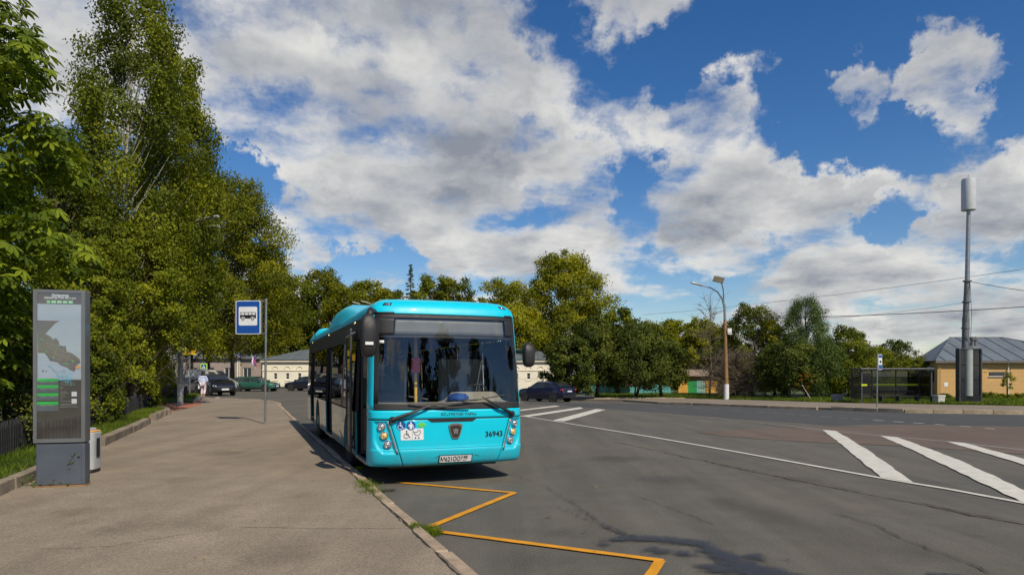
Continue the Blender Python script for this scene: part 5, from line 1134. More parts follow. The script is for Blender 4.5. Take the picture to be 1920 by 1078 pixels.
for x in WX:
    w_ = MB(); w_.box(x-.2, x-.165, .05, .09, wz0, wz1); w_.box(x+.165, x+.2, .05, .09, wz0, wz1); w_.box(x-.165, x+.165, .05, .09, wz0, wz0+.04); w_.box(x-.165, x+.165, .05, .09, wz1-.04, wz1); w_.box(x-.165, x+.165, .055, .085, (wz0+wz1)/2-.015, (wz0+wz1)/2+.015); fo = w_.build('window', M['white_plastic'], cb)
    box('pane', M['window_dark'], fo, x-.18, x+.18, .10, .12, wz0, wz1); box('sill', M['cream_trim'], cb, x-.38, x+.38, -.05, 0, hz(713.5, BY)+.1-.03, hz(713.5, BY)+.1+.02)
    zc = hz(690.5, BY)+.1; am = MB(); r1, r2 = .40, .30; po = [(x+r1*math.cos(R(a)), zc+r1*math.sin(R(a))*.8) for a in range(0, 181, 15)]+[(x+r2*math.cos(R(a)), zc+r2*math.sin(R(a))*.8) for a in range(180, -1, -15)]
    am.prism(po, -.07, 0); am.build('arch_moulding', M['cream_trim'], cb)
m = MB(); e = .35; m.add([(-e, -e, EH), (BL+e, -e, EH), (BL+e, Yw+e, EH), (-e, Yw+e, EH), (3.6, Yw/2, RH), (BL-2.6, Yw/2, RH)], [(0, 1, 5, 4), (1, 2, 5), (2, 3, 4, 5), (3, 0, 4), (3, 2, 1, 0)]); rf = m.build('roof', M['roof'], cb, solid=.0)
sm = MB()
for k in range(int(BL/1.1)):
    x = .6+k*1.1; t = 1.0 if 3.6 < x < BL-2.6 else (min(1, (x+e)/(3.6+e)) if x < 3.6 else (BL+e-x)/(2.6+e))
    sm.tube([(x, -e, EH+.02), (x, -e+(Yw/2+e)*t, EH+.02+(RH-EH)*t)], .018, 4)
sm.build('roof_seam', M['roof_seam'], rf); box('chimney', M['cream_trim'], rf, 5.6, 6.1, 4.6, 5.1, RH-.2, RH+.9)
MB().tube([(4.9, Yw/2, RH), (4.9, Yw/2, RH+2.4)], .05, 6).build('roof_pole', M['pole_rust'], cb)
# lower wing to the left, the shade of the linden put into its wall colour
wy = 88; wx0, wx1 = at(330, wy), at(489, wy); wg = empty('shaded_wing', (wx0, wy, -.05), 0, 'wing with shade painted into its walls and grey roof left of the cream building', 'building'); WL = wx1-wx0; eh = hz(672, wy)
hl_ = [(WL*t-.55, WL*t+.55, .9, 2.4) for t in (.2, .4, .62, .84)]
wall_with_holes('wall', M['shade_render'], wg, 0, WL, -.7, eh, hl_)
for h_ in hl_:
    w_ = MB(); w_.box(h_[0], h_[0]+.07, .08, .13, h_[2], h_[3]); w_.box(h_[1]-.07, h_[1], .08, .13, h_[2], h_[3]); w_.box(h_[0]+.07, h_[1]-.07, .08, .13, h_[3]-.07, h_[3]); w_.box(h_[0]+.07, h_[1]-.07, .08, .13, h_[2], h_[2]+.07); w_.box((h_[0]+h_[1])/2-.03, (h_[0]+h_[1])/2+.03, .085, .125, h_[2]+.07, h_[3]-.07)
    fo = w_.build('window', M['white_plastic'], wg); box('pane', M['window_dark'], fo, h_[0], h_[1], .14, .16, h_[2], h_[3])
MB().add([(-.3, -.4, eh), (WL+.02, -.4, eh), (WL+.02, 8, eh), (-.3, 8, eh), (2.5, 3.5, eh+1.2), (WL+.02, 3.8, eh+1.5)], [(0, 1, 5, 4), (1, 2, 5), (2, 3, 4, 5), (3, 0, 4), (3, 2, 1, 0)]).build('roof', M['roof'], wg)
box('pilaster', M['cream_trim'], wg, WL*.74-.2, WL*.74+.2, -.1, 0, -.7, eh-.1)
# flag on a slanting staff
fl = empty('flag', (at(476, 83), 83.6, hz(688, 83)), 0, 'white blue and red striped flag on a slanting staff by the cream building', 'flag'); MB().tube([(0, 0, -.3), (-.32, -.6, 1.6)], .025, 6).build('staff', M['white_plastic'], fl)
for i, mt in enumerate(('flag_w', 'flag_b', 'flag_r')):
    v = []
    for a in range(7):
        for b_ in range(3): u = a/6; t = (i+b_/2)*.17; v.append((-.30+.95*t+.12*u+.05*math.sin(u*7+t*4), -.55+.07*math.sin(u*6), 1.45-1.15*u-.55*t))
    MB().add(v, [(a*3+b_, a*3+b_+1, (a+1)*3+b_+1, (a+1)*3+b_) for a in range(6) for b_ in range(2)]).build('flag_cloth', M[mt], fl, smooth=True, fix=False)
# yellow building on the right
YY = 63.0; gx = at(1757.5, YY); yg = gz(gx, YY)
yb = empty('yellow_building', (gx, YY, yg), 0, 'single storey ochre yellow building with grey seamed hipped roof at the right edge', 'building'); YL = 17.0; YE = hz(676, YY)-yg; YR = hz(634.5, YY)-yg; YD = 12.0
hol = [(at(1854, YY)-gx, at(1886, YY)-gx, hz(706, YY)-yg, hz(697, YY)-yg), (12.2, 13.8, hz(706, YY)-yg, hz(697, YY)-yg)]
wall_with_holes('wall', M['yellow_wall'], yb, 0, YL, -.3, YE, hol, plane_y=.03)
bw, bh = .72, .40; blk = {}
nrow = int((YE+.0-.05)/bh)
for r_ in range(nrow):
    x = (r_ % 2)*bw*.5-bw*.5
    while x < YL-.01:
        x0, x1 = max(0, x), min(YL, x+bw); z0 = .02+r_*bh; x += bw
        if x1-x0 < .1: continue
        if any(x0 < h[1] and x1 > h[0] and z0 < h[3] and z0+bh > h[2] for h in hol): continue
        key = round(x1-x0, 2)
        if key not in blk:
            o = MB().box(.004, key-.004, -.010, .028, .004, bh-.004).build('wall_block', M['yellow_wall'], None, fix=False); blk[key] = o.data; bpy.data.objects.remove(o)
        link('wall_block', blk[key], yb, (x0, random.uniform(-.003, .003), z0))
for h in hol:
    fr_ = MB(); fr_.box(h[0], h[1], .10, .15, h[3]-.06, h[3]); fr_.box(h[0], h[1], .10, .15, h[2], h[2]+.05); fr_.box(h[0], h[0]+.05, .10, .15, h[2]+.05, h[3]-.06); fr_.box(h[1]-.05, h[1], .10, .15, h[2]+.05, h[3]-.06); fo = fr_.build('window', M['white_plastic'], yb); box('pane', M['window_dark'], fo, h[0]+.05, h[1]-.05, .12, .14, h[2]+.05, h[3]-.06); box('sill', M['eaves'], yb, h[0]-.05, h[1]+.05, -.06, .03, h[2]-.05, h[2])
# side wall, running back to the left
sw_ = MB(); sx = at(1722, YY+9)-gx
def sidew(name, mat, t0, t1, z0, z1, o0, o1):
    d = Vector((sx, 9, 0)); L = d.length; u = d/L; n = Vector((-u.y, u.x, 0)); pts = [u*(t0*L)+n*o0, u*(t1*L)+n*o0, u*(t1*L)+n*o1, u*(t0*L)+n*o1]
    return MB().add([(p.x, p.y, z0) for p in pts]+[(p.x, p.y, z1) for p in pts], [(0, 3, 2, 1), (4, 5, 6, 7), (0, 1, 5, 4), (1, 2, 6, 5), (2, 3, 7, 6), (3, 0, 4, 7)]).build(name, mat, yb)
sidew('side_wall', M['yellow_wall'], 0.0, 1, -.3, YE, 0, -.3); sidew('side_window', M['window_dark'], .15, .32, .9+.6, 2.9, .03, -.01); sidew('side_window', M['window_dark'], .6, .75, 1.5, 2.9, .03, -.01)
sidew('vent', M['drum'], .22, .35, 2.5, 3.0, .30, .03)
B = Vector((sx, 9, 0)); e = .45
m = MB(); c0_ = (-e, -e, YE); c1_ = (YL+e, -e, YE); c2_ = (YL+e, YD, YE); c3_ = (sx-e*1.2, 9.3, YE); rg0 = (at(1781, YY+5)-gx, 5.0, YR+.35); rg1 = (at(1878, YY+5)-gx, 5.0, YR+.35)
rf = m.add([c0_, c1_, c2_, c3_, rg0, rg1], [(0, 1, 5, 4), (1, 2, 5), (2, 3, 4, 5), (3, 0, 4), (3, 2, 1, 0)]).build('roof', M['roof'], yb)
sm = []
P_ = [Vector(q) for q in (c0_, c1_, rg0, rg1)]
for k in range(12):
    a = P_[0].lerp(P_[1], (k+.6)/12); t = (k+.6)/12; tt = min(1, max(0, (a.x-rg0[0])/(rg1[0]-rg0[0]))); b_ = P_[2].lerp(P_[3], tt)
    if a.x < rg0[0]: b_ = P_[0].lerp(P_[2], max(.1, (a.x+e)/(rg0[0]+e))); 
    if a.x > rg1[0]: b_ = P_[1].lerp(P_[3], max(.1, (YL+e-a.x)/(YL+e-rg1[0])))
    if (b_-a).length > .8: MB().tube([a+Vector((0, 0, .03)), b_+Vector((0, 0, .03))], .035, 4).build('roof_seam', M['roof_seam'], rf)
MB().tube([P_[0]+Vector((0, 0, .03)), P_[2]+Vector((0, 0, .03)), P_[3]+Vector((0, 0, .03)), P_[1]+Vector((0, 0, .03))], .05, 5).build('ridge_cap', M['roof_seam'], rf)
box('fascia', M['eaves'], yb, -e, YL+e, -e-.03, -e, YE-.22, YE); box('soffit', M['eaves'], yb, -e, YL+e, -e, .03, YE-.05, YE-.003)
MB().tube([(at(1889, YY)-gx, -.10, .3), (at(1889, YY)-gx, -.10, YE-.1)], .05, 8).build('downpipe', M['cream_trim'], yb)
box('notice', M['white_film'], yb, at(1770, YY)-gx, at(1777, YY)-gx, -.03, -.012, hz(724, YY)-yg, hz(717, YY)-yg)
for k, px in enumerate((1823, 1829)): MB().lathe([(.16, 0), (.16, .9), (.24, .95), (.24, 1.2), (.05, 1.3)], c=(at(px, YY+3)-gx, 3, YE+1.1)).build('roof_vent', M['mast'], rf, smooth='auto')
# shed with green doors
SY = 74; g_ = gz(25, SY); sh_ = empty('yellow_shed', (at(1272, SY), SY, g_), 0, 'small orange yellow shed with green and turquoise doors between the park trees', 'shed'); s_w = at(1345, SY)-at(1272, SY); st_ = hz(705, SY)-g_
wall_with_holes('wall', M['shed_yellow'], sh_, 0, s_w, -.2, st_, [(at(1290, SY)-at(1272, SY), at(1324, SY)-at(1272, SY), .0, hz(711, SY)-g_)])
x0 = at(1290, SY)-at(1272, SY); xm = at(1306, SY)-at(1272, SY); x1 = at(1324, SY)-at(1272, SY); zt = hz(711, SY)-g_
box('door', M['shed_green'], sh_, x0, xm, .05, .10, 0, zt); d2 = box('door', M['teal_fence'], sh_, xm+.01, x1, .05, .10, 0, zt)
gl = MB()
for k in range(4): gl.box(xm+.12+k*.25, xm+.15+k*.25, .02, .05, .2, zt-.1)
for k in range(3): gl.box(xm+.1, x1-.05, .025, .045, .4+k*.5, .43+k*.5)
gl.build('grille', M['cream_trim'], d2)
MB().add([(-.3, -.4, st_), (s_w+.3, -.4, st_), (s_w+.3, 3, st_+.75), (-.3, 3, st_+.75), (-.3, 3, st_), (s_w+.3, 3, st_)], [(0, 1, 2, 3), (0, 3, 4), (1, 5, 2), (3, 2, 5, 4), (0, 4, 5, 1)]).build('roof', M['shed_roof'], sh_)
tf = empty('teal_fence', (at(1095, 72), 72, gz(10, 72)), 0, 'pale teal board fence glimpsed under the dark trees', 'fence'); L_ = at(1262, 72)-at(1095, 72)
pb = MB().box(0, .30, 0, .04, 0, 1.25).build('board', M['teal_fence'], tf); bd = pb.data; bpy.data.objects.remove(pb)
for k in range(int(L_/.32)): link('board', bd, tf, (k*.32, random.uniform(-.01, .01), 0))
for z in (.3, 1.0): box('rail', M['teal_fence'], tf, 0, L_, .05, .10, z, z+.08)
# ------------------------------------------------------------------ lamps, mast, wires
def lamp_arm(pts, r0, r1, parent, mat='steel'): return MB().tube(pts, [r0+(r1-r0)*i/(len(pts)-1) for i in range(len(pts))], 8).build('arm', M[mat], parent, smooth='auto')
def lamp_head(parent, c, u, L=1.05, w=.32, up=.0):
    u = Vector(u).normalized(); yaw = math.atan2(u.y, u.x); pit = -math.asin(u.z); m = MB(); pr = [(0, .05), (.12, .12), (.55, .15), (.92, .13), (1, .05)]
    v = []
    for t, a in pr:
        for yy, zz in ((-a, 0), (-a*.7, .07), (a*.7, .07), (a, 0), (a*.6, -.04), (-a*.6, -.04)): v.append((t*L, yy*w/.3, zz))
    o = m.add(v, [(j*6+i, j*6+(i+1) % 6, (j+1)*6+(i+1) % 6, (j+1)*6+i) for j in range(4) for i in range(6)]+[(0, 1, 2, 3, 4, 5), (29, 28, 27, 26, 25, 24)]).build('lamp_head', M['lamp_head'], parent, smooth='auto', loc=c, rot=(0, pit, yaw)); return o
LY = 55; lx, ly = at(1362, LY), LY; lg = gz(lx, ly)+.1; Z = lambda py, Y=LY: hz(py, Y)-lg
lp_ = empty('street_lamp', (lx, ly, lg), 0, 'rusty street lamp with whitewashed foot and two bent arms across the road', 'street lamp')
MB().tube([(0, 0, 0), (0, 0, Z(720))], [.21, .20], 14).build('whitewashed_foot', M['pole_white'], lp_, smooth='auto'); MB().tube([(0, 0, Z(720)), (-.10, 0, Z(625)), (-.12, 0, Z(600))], [.17, .13, .12], 14).build('pole', M['pole_rust'], lp_, smooth='auto'); MB().tube([(-.12, 0, Z(600)), (-.16, 0, Z(570))], [.11, .09], 12).build('pole_top', M['steel'], lp_, smooth='auto')
X = lambda px: at(px, LY)-lx
lamp_arm([(X(1358), 0, Z(578)), (X(1354), 0, Z(560)), (X(1344), -.2, Z(548)), (X(1330), -.4, Z(541)), (X(1313), -.6, Z(538))], .07, .04, lp_); lamp_head(lp_, (X(1314), -.6, Z(538)), (-1, -.25, .22), 1.1, .3)
lamp_arm([(X(1358), 0, Z(580)), (X(1357), 0, Z(560)), (X(1353), -.4, Z(543)), (X(1347), -.8, Z(533))], .06, .04, lp_)
MB().box(-.42, .42, -.30, .30, -.03, .03).build('panel_head', M['solar'], lp_, loc=(X(1341), -.9, Z(527)), rot=(R(52), R(15), R(-20)))
box('control_box', M['white_plastic'], lp_, .02, .36, -.25, -.02, Z(624), Z(616), .02); box('control_box', M['white_plastic'], lp_, .06, .40, -.2, -.05, Z(627), Z(624.6), .01)
for k, (px, Y, heads, lb) in enumerate(((338, 33, [(430, 417), (431, 435)], 'street lamp with two heads sticking out of the birch crown'), (712, 88, [(664, 568), (680, 566)], 'street lamp whose two heads show above the bus roof'))):
    x_ = at(px, Y); g = 0; s_ = empty('street_lamp', (x_, Y, g), 0, lb, 'street lamp'); zt = hz(455 if k == 0 else 590, Y)
    MB().tube([(0, 0, 0), (0, 0, zt)], [.14, .08], 10).build('pole', M['steel'], s_, smooth='auto')
    for (hx, hy) in heads:
        ex_, ez = at(hx, Y)-x_, hz(hy, Y); sg = 1 if ex_ > 0 else -1; L = 1.3; u = Vector((sg, -.3, .12 if hy == 417 else .03) if k == 0 else (sg*.9, -.3, .25)); u.normalize(); p = Vector((ex_, -1.2, ez))-u*L
        lamp_arm([(0, 0, zt-.2), (p.x*.35, -.3, zt+(p.z-zt)*.6), (p.x, p.y, p.z)], .06, .035, s_, 'lamp_head'); lamp_head(s_, p, u, L, .32)
# radio mast with its cabinet
MY = 45.5; mx = at(1809, MY); mg_ = gz(mx, MY)+.13; zz = lambda py: hz(py, MY)-mg_; xx_ = lambda px: at(px, MY)-mx
ms = empty('radio_mast', (mx, MY, mg_), 0, 'tall grey radio mast with a white drum antenna on top of a black panelled cabinet', 'mast')
MB().tube([(0, 0, 0), (xx_(1811), 0, zz(595))], [.24, .22], 16).build('lower_tube', M['mast'], ms, smooth='auto'); MB().tube([(xx_(1811)-.01, 0, zz(597)), (xx_(1813.5), 0, zz(527))], [.19, .17], 16).build('middle_tube', M['mast'], ms, smooth='auto'); MB().tube([(xx_(1813.5), 0, zz(528)), (xx_(1816), 0, zz(394))], [.15, .12], 16).build('upper_tube', M['steel'], ms, smooth='auto')
for py in (528, 567, 616, 655): MB().lathe([(.26, 0), (.26, .08)], c=(xx_(1809+(655-py)*.035), 0, zz(py))).build('collar', M['mast'], ms)
MB().lathe([(.30, 0), (.42, .02), (.43, .10), (.43, 2.0), (.40, 2.12), (.1, 2.16), (.04, 2.18), (.04, 2.42)], c=(xx_(1816), 0, zz(395)), n=28).build('antenna_drum', M['drum'], ms, smooth='auto')
cbx0, cbx1 = xx_(1789.5), xx_(1832); ct = zz(653.5); cbn = 'cabinet_frame'
fr_ = MB(); 
for x in (cbx0, cbx1-.10): fr_.box(x, x+.10, -.50, -.1, 0, ct)
fr_.box(cbx0+.1, cbx1-.1, -.50, -.1, 0, .12); fr_.box(cbx0+.1, cbx1-.1, -.50, -.1, ct-.07, ct); fr_.build(cbn, M['dark_metal'], ms, bevel=.01)
tb0, tb1 = xx_(1801.5), xx_(1816)
for i in range(3):
    z0, z1 = .52+i*(ct-.59)/3, .52+(i+1)*(ct-.59)/3-.03
    box('cabinet_panel', M['cab_glass'], ms, cbx0+.1, tb0, -.42, -.38, z0, z1); box('cabinet_panel', M['cab_glass'], ms, tb1, cbx1-.1, -.42, -.38, z0, z1)
box('cabinet_panel', M['cab_glass'], ms, cbx0+.1, cbx1-.1, -.48, -.44, .12, .49)
box('back_panel', M['cab_glass'], ms, cbx0+.1, cbx1-.1, -.16, -.12, .12, ct-.07)
MB().tube([((tb0+tb1)/2, -.36, .50), ((tb0+tb1)/2, -.36, ct-.08)], (tb1-tb0)/2, 20).build('pale_tube', M['tube_pale'], ms, smooth='auto')
MB().tube([(xx_(1815), -.2, zz(528)), (xx_(1818), -.2, zz(590)), (xx_(1816), -.2, zz(640))], .015, 5).build('cable', M['wire'], ms)
def wire(p0, p1, sag, label, r=.022):
    a, b_ = Vector(p0), Vector(p1); pts = [a.lerp(b_, t/24)-Vector((0, 0, sag*4*(t/24)*(1-t/24))) for t in range(25)]
    tag(MB().tube(pts, r, 5).build('overhead_cable', M['wire'], None, smooth=True), label, 'cable')
Q = lambda px, py, Y: (at(px, Y), Y, hz(py, Y))
wire(Q(2100, 478, 38), Q(1205, 590, 80), .35, 'thin overhead cable rising from the trees to the upper right edge', .014)
wire(Q(2100, 562, 40), Q(1370, 597, 55), .25, 'thick overhead cable passing behind the mast above the shelter', .026)
wire(Q(1816, 527, MY), Q(2100, 560, 36), .2, 'cable leading right from the upper mast collar', .018)
wire(Q(1811, 567, MY), Q(1450, 602, 58), .25, 'faint cable leading left from the mast into the pine', .010)
wire(Q(985, 622, 80), Q(1120, 618, 80), .1, 'faint cable right of the bus below the maple', .012)
# ------------------------------------------------------------------ bus shelter and things around it
HSY = 45.6; hx0, hx1 = at(1603.5, HSY), at(1737, HSY); hg = gz((hx0+hx1)/2, HSY)+.13; hs = empty('bus_shelter', (hx0, HSY, hg), 0, 'dark framed glass bus shelter with a yellow stripe across its panes', 'bus shelter')
HW = hx1-hx0; HH = hz(690, HSY)-hg; D_ = 1.3
for x in (.05, HW-.12):
    for y in (-D_/2, D_/2): box('post', M['dark_metal'], hs, x, x+.09, y-.045, y+.045, 0, HH-.12)
for x in (HW*.30, HW*.64): box('post', M['dark_metal'], hs, x, x+.06, D_/2-.03, D_/2+.03, 0, HH-.12)
box('roof', M['dark_metal'], hs, -.05, HW+.05, -D_/2-.2, D_/2+.1, HH-.13, HH, .03)
xs_ = [.14, HW*.30, HW*.64, HW-.12]
for i in range(3):
    pn = box('glass_pane', M['shelter_glass'], hs, xs_[i]+(.06 if i else 0)+.01, xs_[i+1]-.01, D_/2-.008, D_/2+.008, .25, HH-.2); box('yellow_stripe', M['yellow_film'], pn, xs_[i]+.09, xs_[i+1]-.04, D_/2-.014, D_/2-.010, hz(723, HSY)-hg, hz(719.5, HSY)-hg)
for x in (.095, HW-.075): box('glass_pane', M['shelter_glass'], hs, x-.008, x+.008, -D_/2+.05, D_/2-.05, .25, HH-.2)
box('yellow_strip', M['yellow_film'], hs, .06, .44, -D_/2-.055, -D_/2-.047, hz(723, HSY)-hg, hz(719.5, HSY)-hg)
box('advert_panel', M['shed_yellow'], hs, HW-.03, HW+.05, -.5, .5, .6, HH-.35); box('timetable_board', M['cab_glass'], hs, HW*.14, HW*.28, D_/2-.06, D_/2-.02, .6, 2.0)
for z, y0, y1 in ((.45, -.02, .10), (.45, .12, .24), (.45, .26, .38), (.72, .44, .47)): box('bench_slat', M['black'], hs, HW*.34, HW*.93, y0, y1, z, z+.035 if z < .6 else z+.10)
for x in (HW*.38, HW*.62, HW*.88): box('bench_leg', M['dark_metal'], hs, x, x+.05, 0, .42, 0, .44)
for (px, py, Y, w, h, mt, lb) in ((1569.5, 753.5, 47.2, .58, .56, 'concrete', 'grey concrete planter bin on the grass left of the bus shelter'), (1760, 758.5, 44.6, .56, .56, 'concrete_light', 'white concrete bin right of the bus shelter')):
    x = at(px, Y); g = gz(x, Y)+.13; b_ = empty('concrete_bin', (x, Y, g), R(12), lb, 'bin'); rsolid('body', M[mt], b_, w, w*.9, .02, h*.72, .03, .10); rsolid('rim', M[mt], b_, w*1.06, w*.96, h*.74, h, .03)
    rsolid('insert', M['black'], b_, w*.8, w*.7, h, h+.012, .03)
py_ = 36.6; x = at(1644, py_); g = gz(x, py_)+.1; s2 = empty('bus_stop_sign', (x, py_, g), R(38), 'small blue and white bus stop sign on a thin pole in front of the shelter', 'sign'); H2 = hz(662, py_)-g
MB().tube([(0, 0, 0), (.15, .03, H2)], .03, 10).build('pole', M['steel'], s2, smooth='auto'); z1 = hz(664, py_)-g; z0 = hz(693, py_)-g
MB().prism(rrect(.17, .60, z0, z1, .03), -.02, .01).build('plate', M['white_film'], s2); S2 = lambda d: (lambda a, b_: (a, -.02-d, b_)); flat([rect(.19, .58, z1-.19, z1-.03), rect(.19, .58, z0+.03, z0+.27)], S2(.004), 'blue_field', M['blue_sign'], s2)
flat([rrect(.28, .50, (z0+z1)/2-.03, (z0+z1)/2+.08, .03), circ(.33, (z0+z1)/2-.04, .03, 10), circ(.45, (z0+z1)/2-.04, .03, 10)], S2(.006), 'bus_pictogram', M['ink'], s2)
# crossing signs and the yellow board on the left
def cross_sign(name, px, Y, cy, size, label, frame):
    x = at(px, Y); s_ = empty(name, (x, Y, .0), 0, label, 'sign'); z = hz(cy, Y); h = size/2; MB().tube([(0, .05, 0), (0, .05, z+h+.25)], .04, 8).build('pole', M['steel'], s_)
    if frame: MB().prism(rect(-h*1.35, h*1.35, z-h*1.35, z+h*1.35), -.03, 0).build('frame', M['lime_film'], s_)
    MB().prism(rect(-h, h, z-h, z+h), -.05, -.032).build('plate', M['blue_sign'], s_); P1 = lambda a, b_: (a, -.054, z+b_); flat([[(-h*.85, -h*.75), (h*.85, -h*.75), (0, h*.85)]], P1, 'white_triangle', M['white_film'], s_)
    flat([circ(0, h*.35, h*.12, 8)]+stroke([(0, h*.2), (-h*.02, -h*.15), (-h*.3, -h*.6)], h*.14)+stroke([(0, -h*.1), (h*.28, -h*.6)], h*.14), lambda a, b_: (a, -.057, z+b_), 'walking_figure', M['ink'], s_)
cross_sign('crossing_sign', 382.5, 62, 688, .46, 'pedestrian crossing sign in a lime yellow frame above the walking woman', True)
cross_sign('crossing_sign', 447.5, 68, 667.5, .50, 'blue pedestrian crossing sign left of the flag', False)
ybY = 46; x = at(355, ybY); b_ = empty('yellow_board', (x, ybY, 0), 0, 'yellow advertising board half hidden by leaves left of the crossing sign', 'sign'); zA, zB = hz(665, ybY), hz(650, ybY)
box('board', M['yellow_board'], b_, -.46, .46, -.03, .03, zA, zB, .01); MB().tube([(0, .06, 0), (0, .06, zB)], .04, 8).build('pole', M['steel'], b_)
flat([rect(-.4+.16*k, -.3+.16*k, zA+.10, zA+.28+.05*(k % 2)) for k in range(5)], lambda a, c: (a, -.033, c), 'faded_marks', M['map_orange'], b_)
# ------------------------------------------------------------------ cars
def car(name, label, x, y, z, heading, paint, L=4.5, Wd=1.84, H=1.62, style='suv', front_plate=True):
    rt_ = empty(name, (x, y, z), heading, label, 'car'); s = L/4.5; w = Wd/2; hf = H/1.62
    if style == 'suv':  st = [(-2.25, .50, .80, .86, .70), (-2.2, .34, .98, 1.06, .80), (-2.05, .30, 1.08, 1.22, .9), (-1.70, .26, 1.10, 1.42, .96), (-1.2, .24, 1.08, 1.57, 1), (-.5, .24, 1.06, 1.62, 1), (.1, .24, 1.05, 1.61, 1), (.45, .24, 1.05, 1.50, 1), (1.0, .24, 1.05, 1.17, 1), (1.15, .24, 1.04, 1.09, 1), (1.7, .26, .97, 1.02, .98), (2.05, .30, .86, .92, .92), (2.2, .36, .72, .78, .82), (2.25, .46, .60, .64, .70)]
    elif style == 'wagon': st = [(-2.25, .45, .75, .80, .70), (-2.18, .30, .92, 1.06, .86), (-1.95, .26, .96, 1.34, .96), (-1.5, .24, .95, 1.47, 1), (-.6, .22, .93, 1.52, 1), (.1, .22, .92, 1.49, 1), (.5, .22, .92, 1.36, 1), (1.05, .22, .93, 1.02, 1), (1.2, .22, .92, .97, 1), (1.7, .24, .85, .90, .98), (2.05, .28, .74, .79, .92), (2.2, .33, .60, .66, .82), (2.25, .42, .50, .54, .7)]
    elif style == 'coupe': st = [(-2.25, .52, .86, .92, .74), (-2.20, .38, 1.02, 1.10, .84), (-2.0, .32, 1.10, 1.19, .92), (-1.6, .27, 1.11, 1.36, .97), (-1.1, .25, 1.09, 1.51, 1), (-.5, .25, 1.07, 1.60, 1), (.05, .25, 1.05, 1.60, 1), (.45, .25, 1.04, 1.49, 1), (1.0, .25, 1.04, 1.15, 1), (1.15, .25, 1.03, 1.07, 1), (1.7, .27, .97, 1.01, .98), (2.05, .31, .86, .91, .92), (2.2, .38, .72, .78, .82), (2.25, .48, .60, .64, .70)]
    else: st = [(-2.25, .45, 1.0, 1.75, .88), (-2.2, .32, 1.05, 1.92, .95), (-1.5, .28, 1.1, 1.98, 1), (0, .28, 1.1, 1.98, 1), (.8, .28, 1.08, 1.90, 1), (1.45, .28, 1.08, 1.30, 1), (1.9, .30, .98, 1.05, .95), (2.2, .36, .80, .85, .85), (2.25, .45, .6, .65, .75)]
    v = []
    def secp(q):
        X_, zb, zt, zr, k = q; cab = min(1, max(0, (zr-zt)/.35)); wr = w*k*(.93-.16*cab); zb, zt, zr = zb*hf, zt*hf, zr*hf
        return [(X_*s, 0, zb), (X_*s, w*k*.90, zb), (X_*s, w*k*.97, zb+.07), (X_*s, w*k, zb+(zt-zb)*.42), (X_*s, w*k*.985, zb+(zt-zb)*.80), (X_*s, w*k*.94, zt), (X_*s, wr*1.0, zr-.07*cab), (X_*s, wr*.86, zr-.012), (X_*s, wr*.45, zr), (X_*s, 0, zr+.004)]
    n_ = 10
    for q in st:
        a = secp(q); v += a+[(p[0], -p[1], p[2]) for p in reversed(a)]
    nn = 20; f = [(j*nn+i, j*nn+(i+1) % nn, (j+1)*nn+(i+1) % nn, (j+1)*nn+i) for j in range(len(st)-1) for i in range(nn)]; f += [tuple(range(nn-1, -1, -1)), tuple(range((len(st)-1)*nn, len(st)*nn))]
    MB().add(v, f).build('body', paint, rt_, smooth='auto')
    ga = [secp(q) for q in st]; cabi = [i for i, q in enumerate(st) if (q[3]-q[2]) > .24]; i0, i1 = cabi[0], cabi[-1]
    def sp_(X_, t, off=.008):                        # a point on the side glass: t 0 belt, 1 roof
        X_ = X_*s
        for a, b2 in zip(ga, ga[1:]):
            if a[0][0] <= X_ <= b2[0][0]:
                u = (X_-a[0][0])/(b2[0][0]-a[0][0]); A = Vector(a[5]).lerp(Vector(b2[5]), u); B_ = Vector(a[6]).lerp(Vector(b2[6]), u); q = A.lerp(B_, t); return (q.x, q.y+off, q.z+off*.3)
    xa, xb = st[i0][0]+.02, st[i1][0]+(.40 if style != 'van' else .3); xs2 = [xa+(xb-xa)*t for t in (0, .30, .33, .62, .65, 1)]
    if style == 'van': xs2 = [.25, .3, .31, .8, .82, xb]
    for sd in (1, -1):
        for k in (0, 2, 4):
            a, b2 = xs2[k], xs2[k+1]; m_ = MB(); N2 = 6; vv_ = []
            if b2-a < .1: continue
            for i in range(N2+1):
                X_ = a+(b2-a)*i/N2
                for t in (.10, .50, .90): p = sp_(X_, t); vv_.append((p[0], sd*p[1], p[2]))
            m_.add(vv_, [(i*3+j, (i+1)*3+j, (i+1)*3+j+1, i*3+j+1) for i in range(N2) for j in range(2)]).build('side_window', M['window_dark'], rt_)
    def topglass(name, ia, ib, mt=M['window_dark'], ts=(0.08, .92)):
        A, B_ = ga[ia], ga[ib]; vv_ = []
        for t in ts:
            for sd2, idx in ((1, 7), (1, 8), (0, 9), (-1, 8), (-1, 7)):
                p = Vector(A[idx]).lerp(Vector(B_[idx]), t); vv_.append((p.x, p.y*(1 if sd2 >= 0 else -1)*1.08, p.z+.012))
        MB().add(vv_, [(i, i+1, 6+i, 5+i) for i in range(4)]).build(name, mt, rt_)
    if style == 'van': topglass('windscreen', 4, 5)
    else:
        iw = [i for i, q in enumerate(st) if abs(q[0]-1.0) < .06 or abs(q[0]-1.05) < .06][0]; topglass('windscreen', iw-1, iw, ts=(.0, .95)); topglass('windscreen', iw-2, iw-1, ts=(.25, 1)); topglass('rear_window', 2, 3, ts=(.1, 1)); 
        if style == 'coupe': topglass('rear_window', 3, 4, ts=(0, .9))
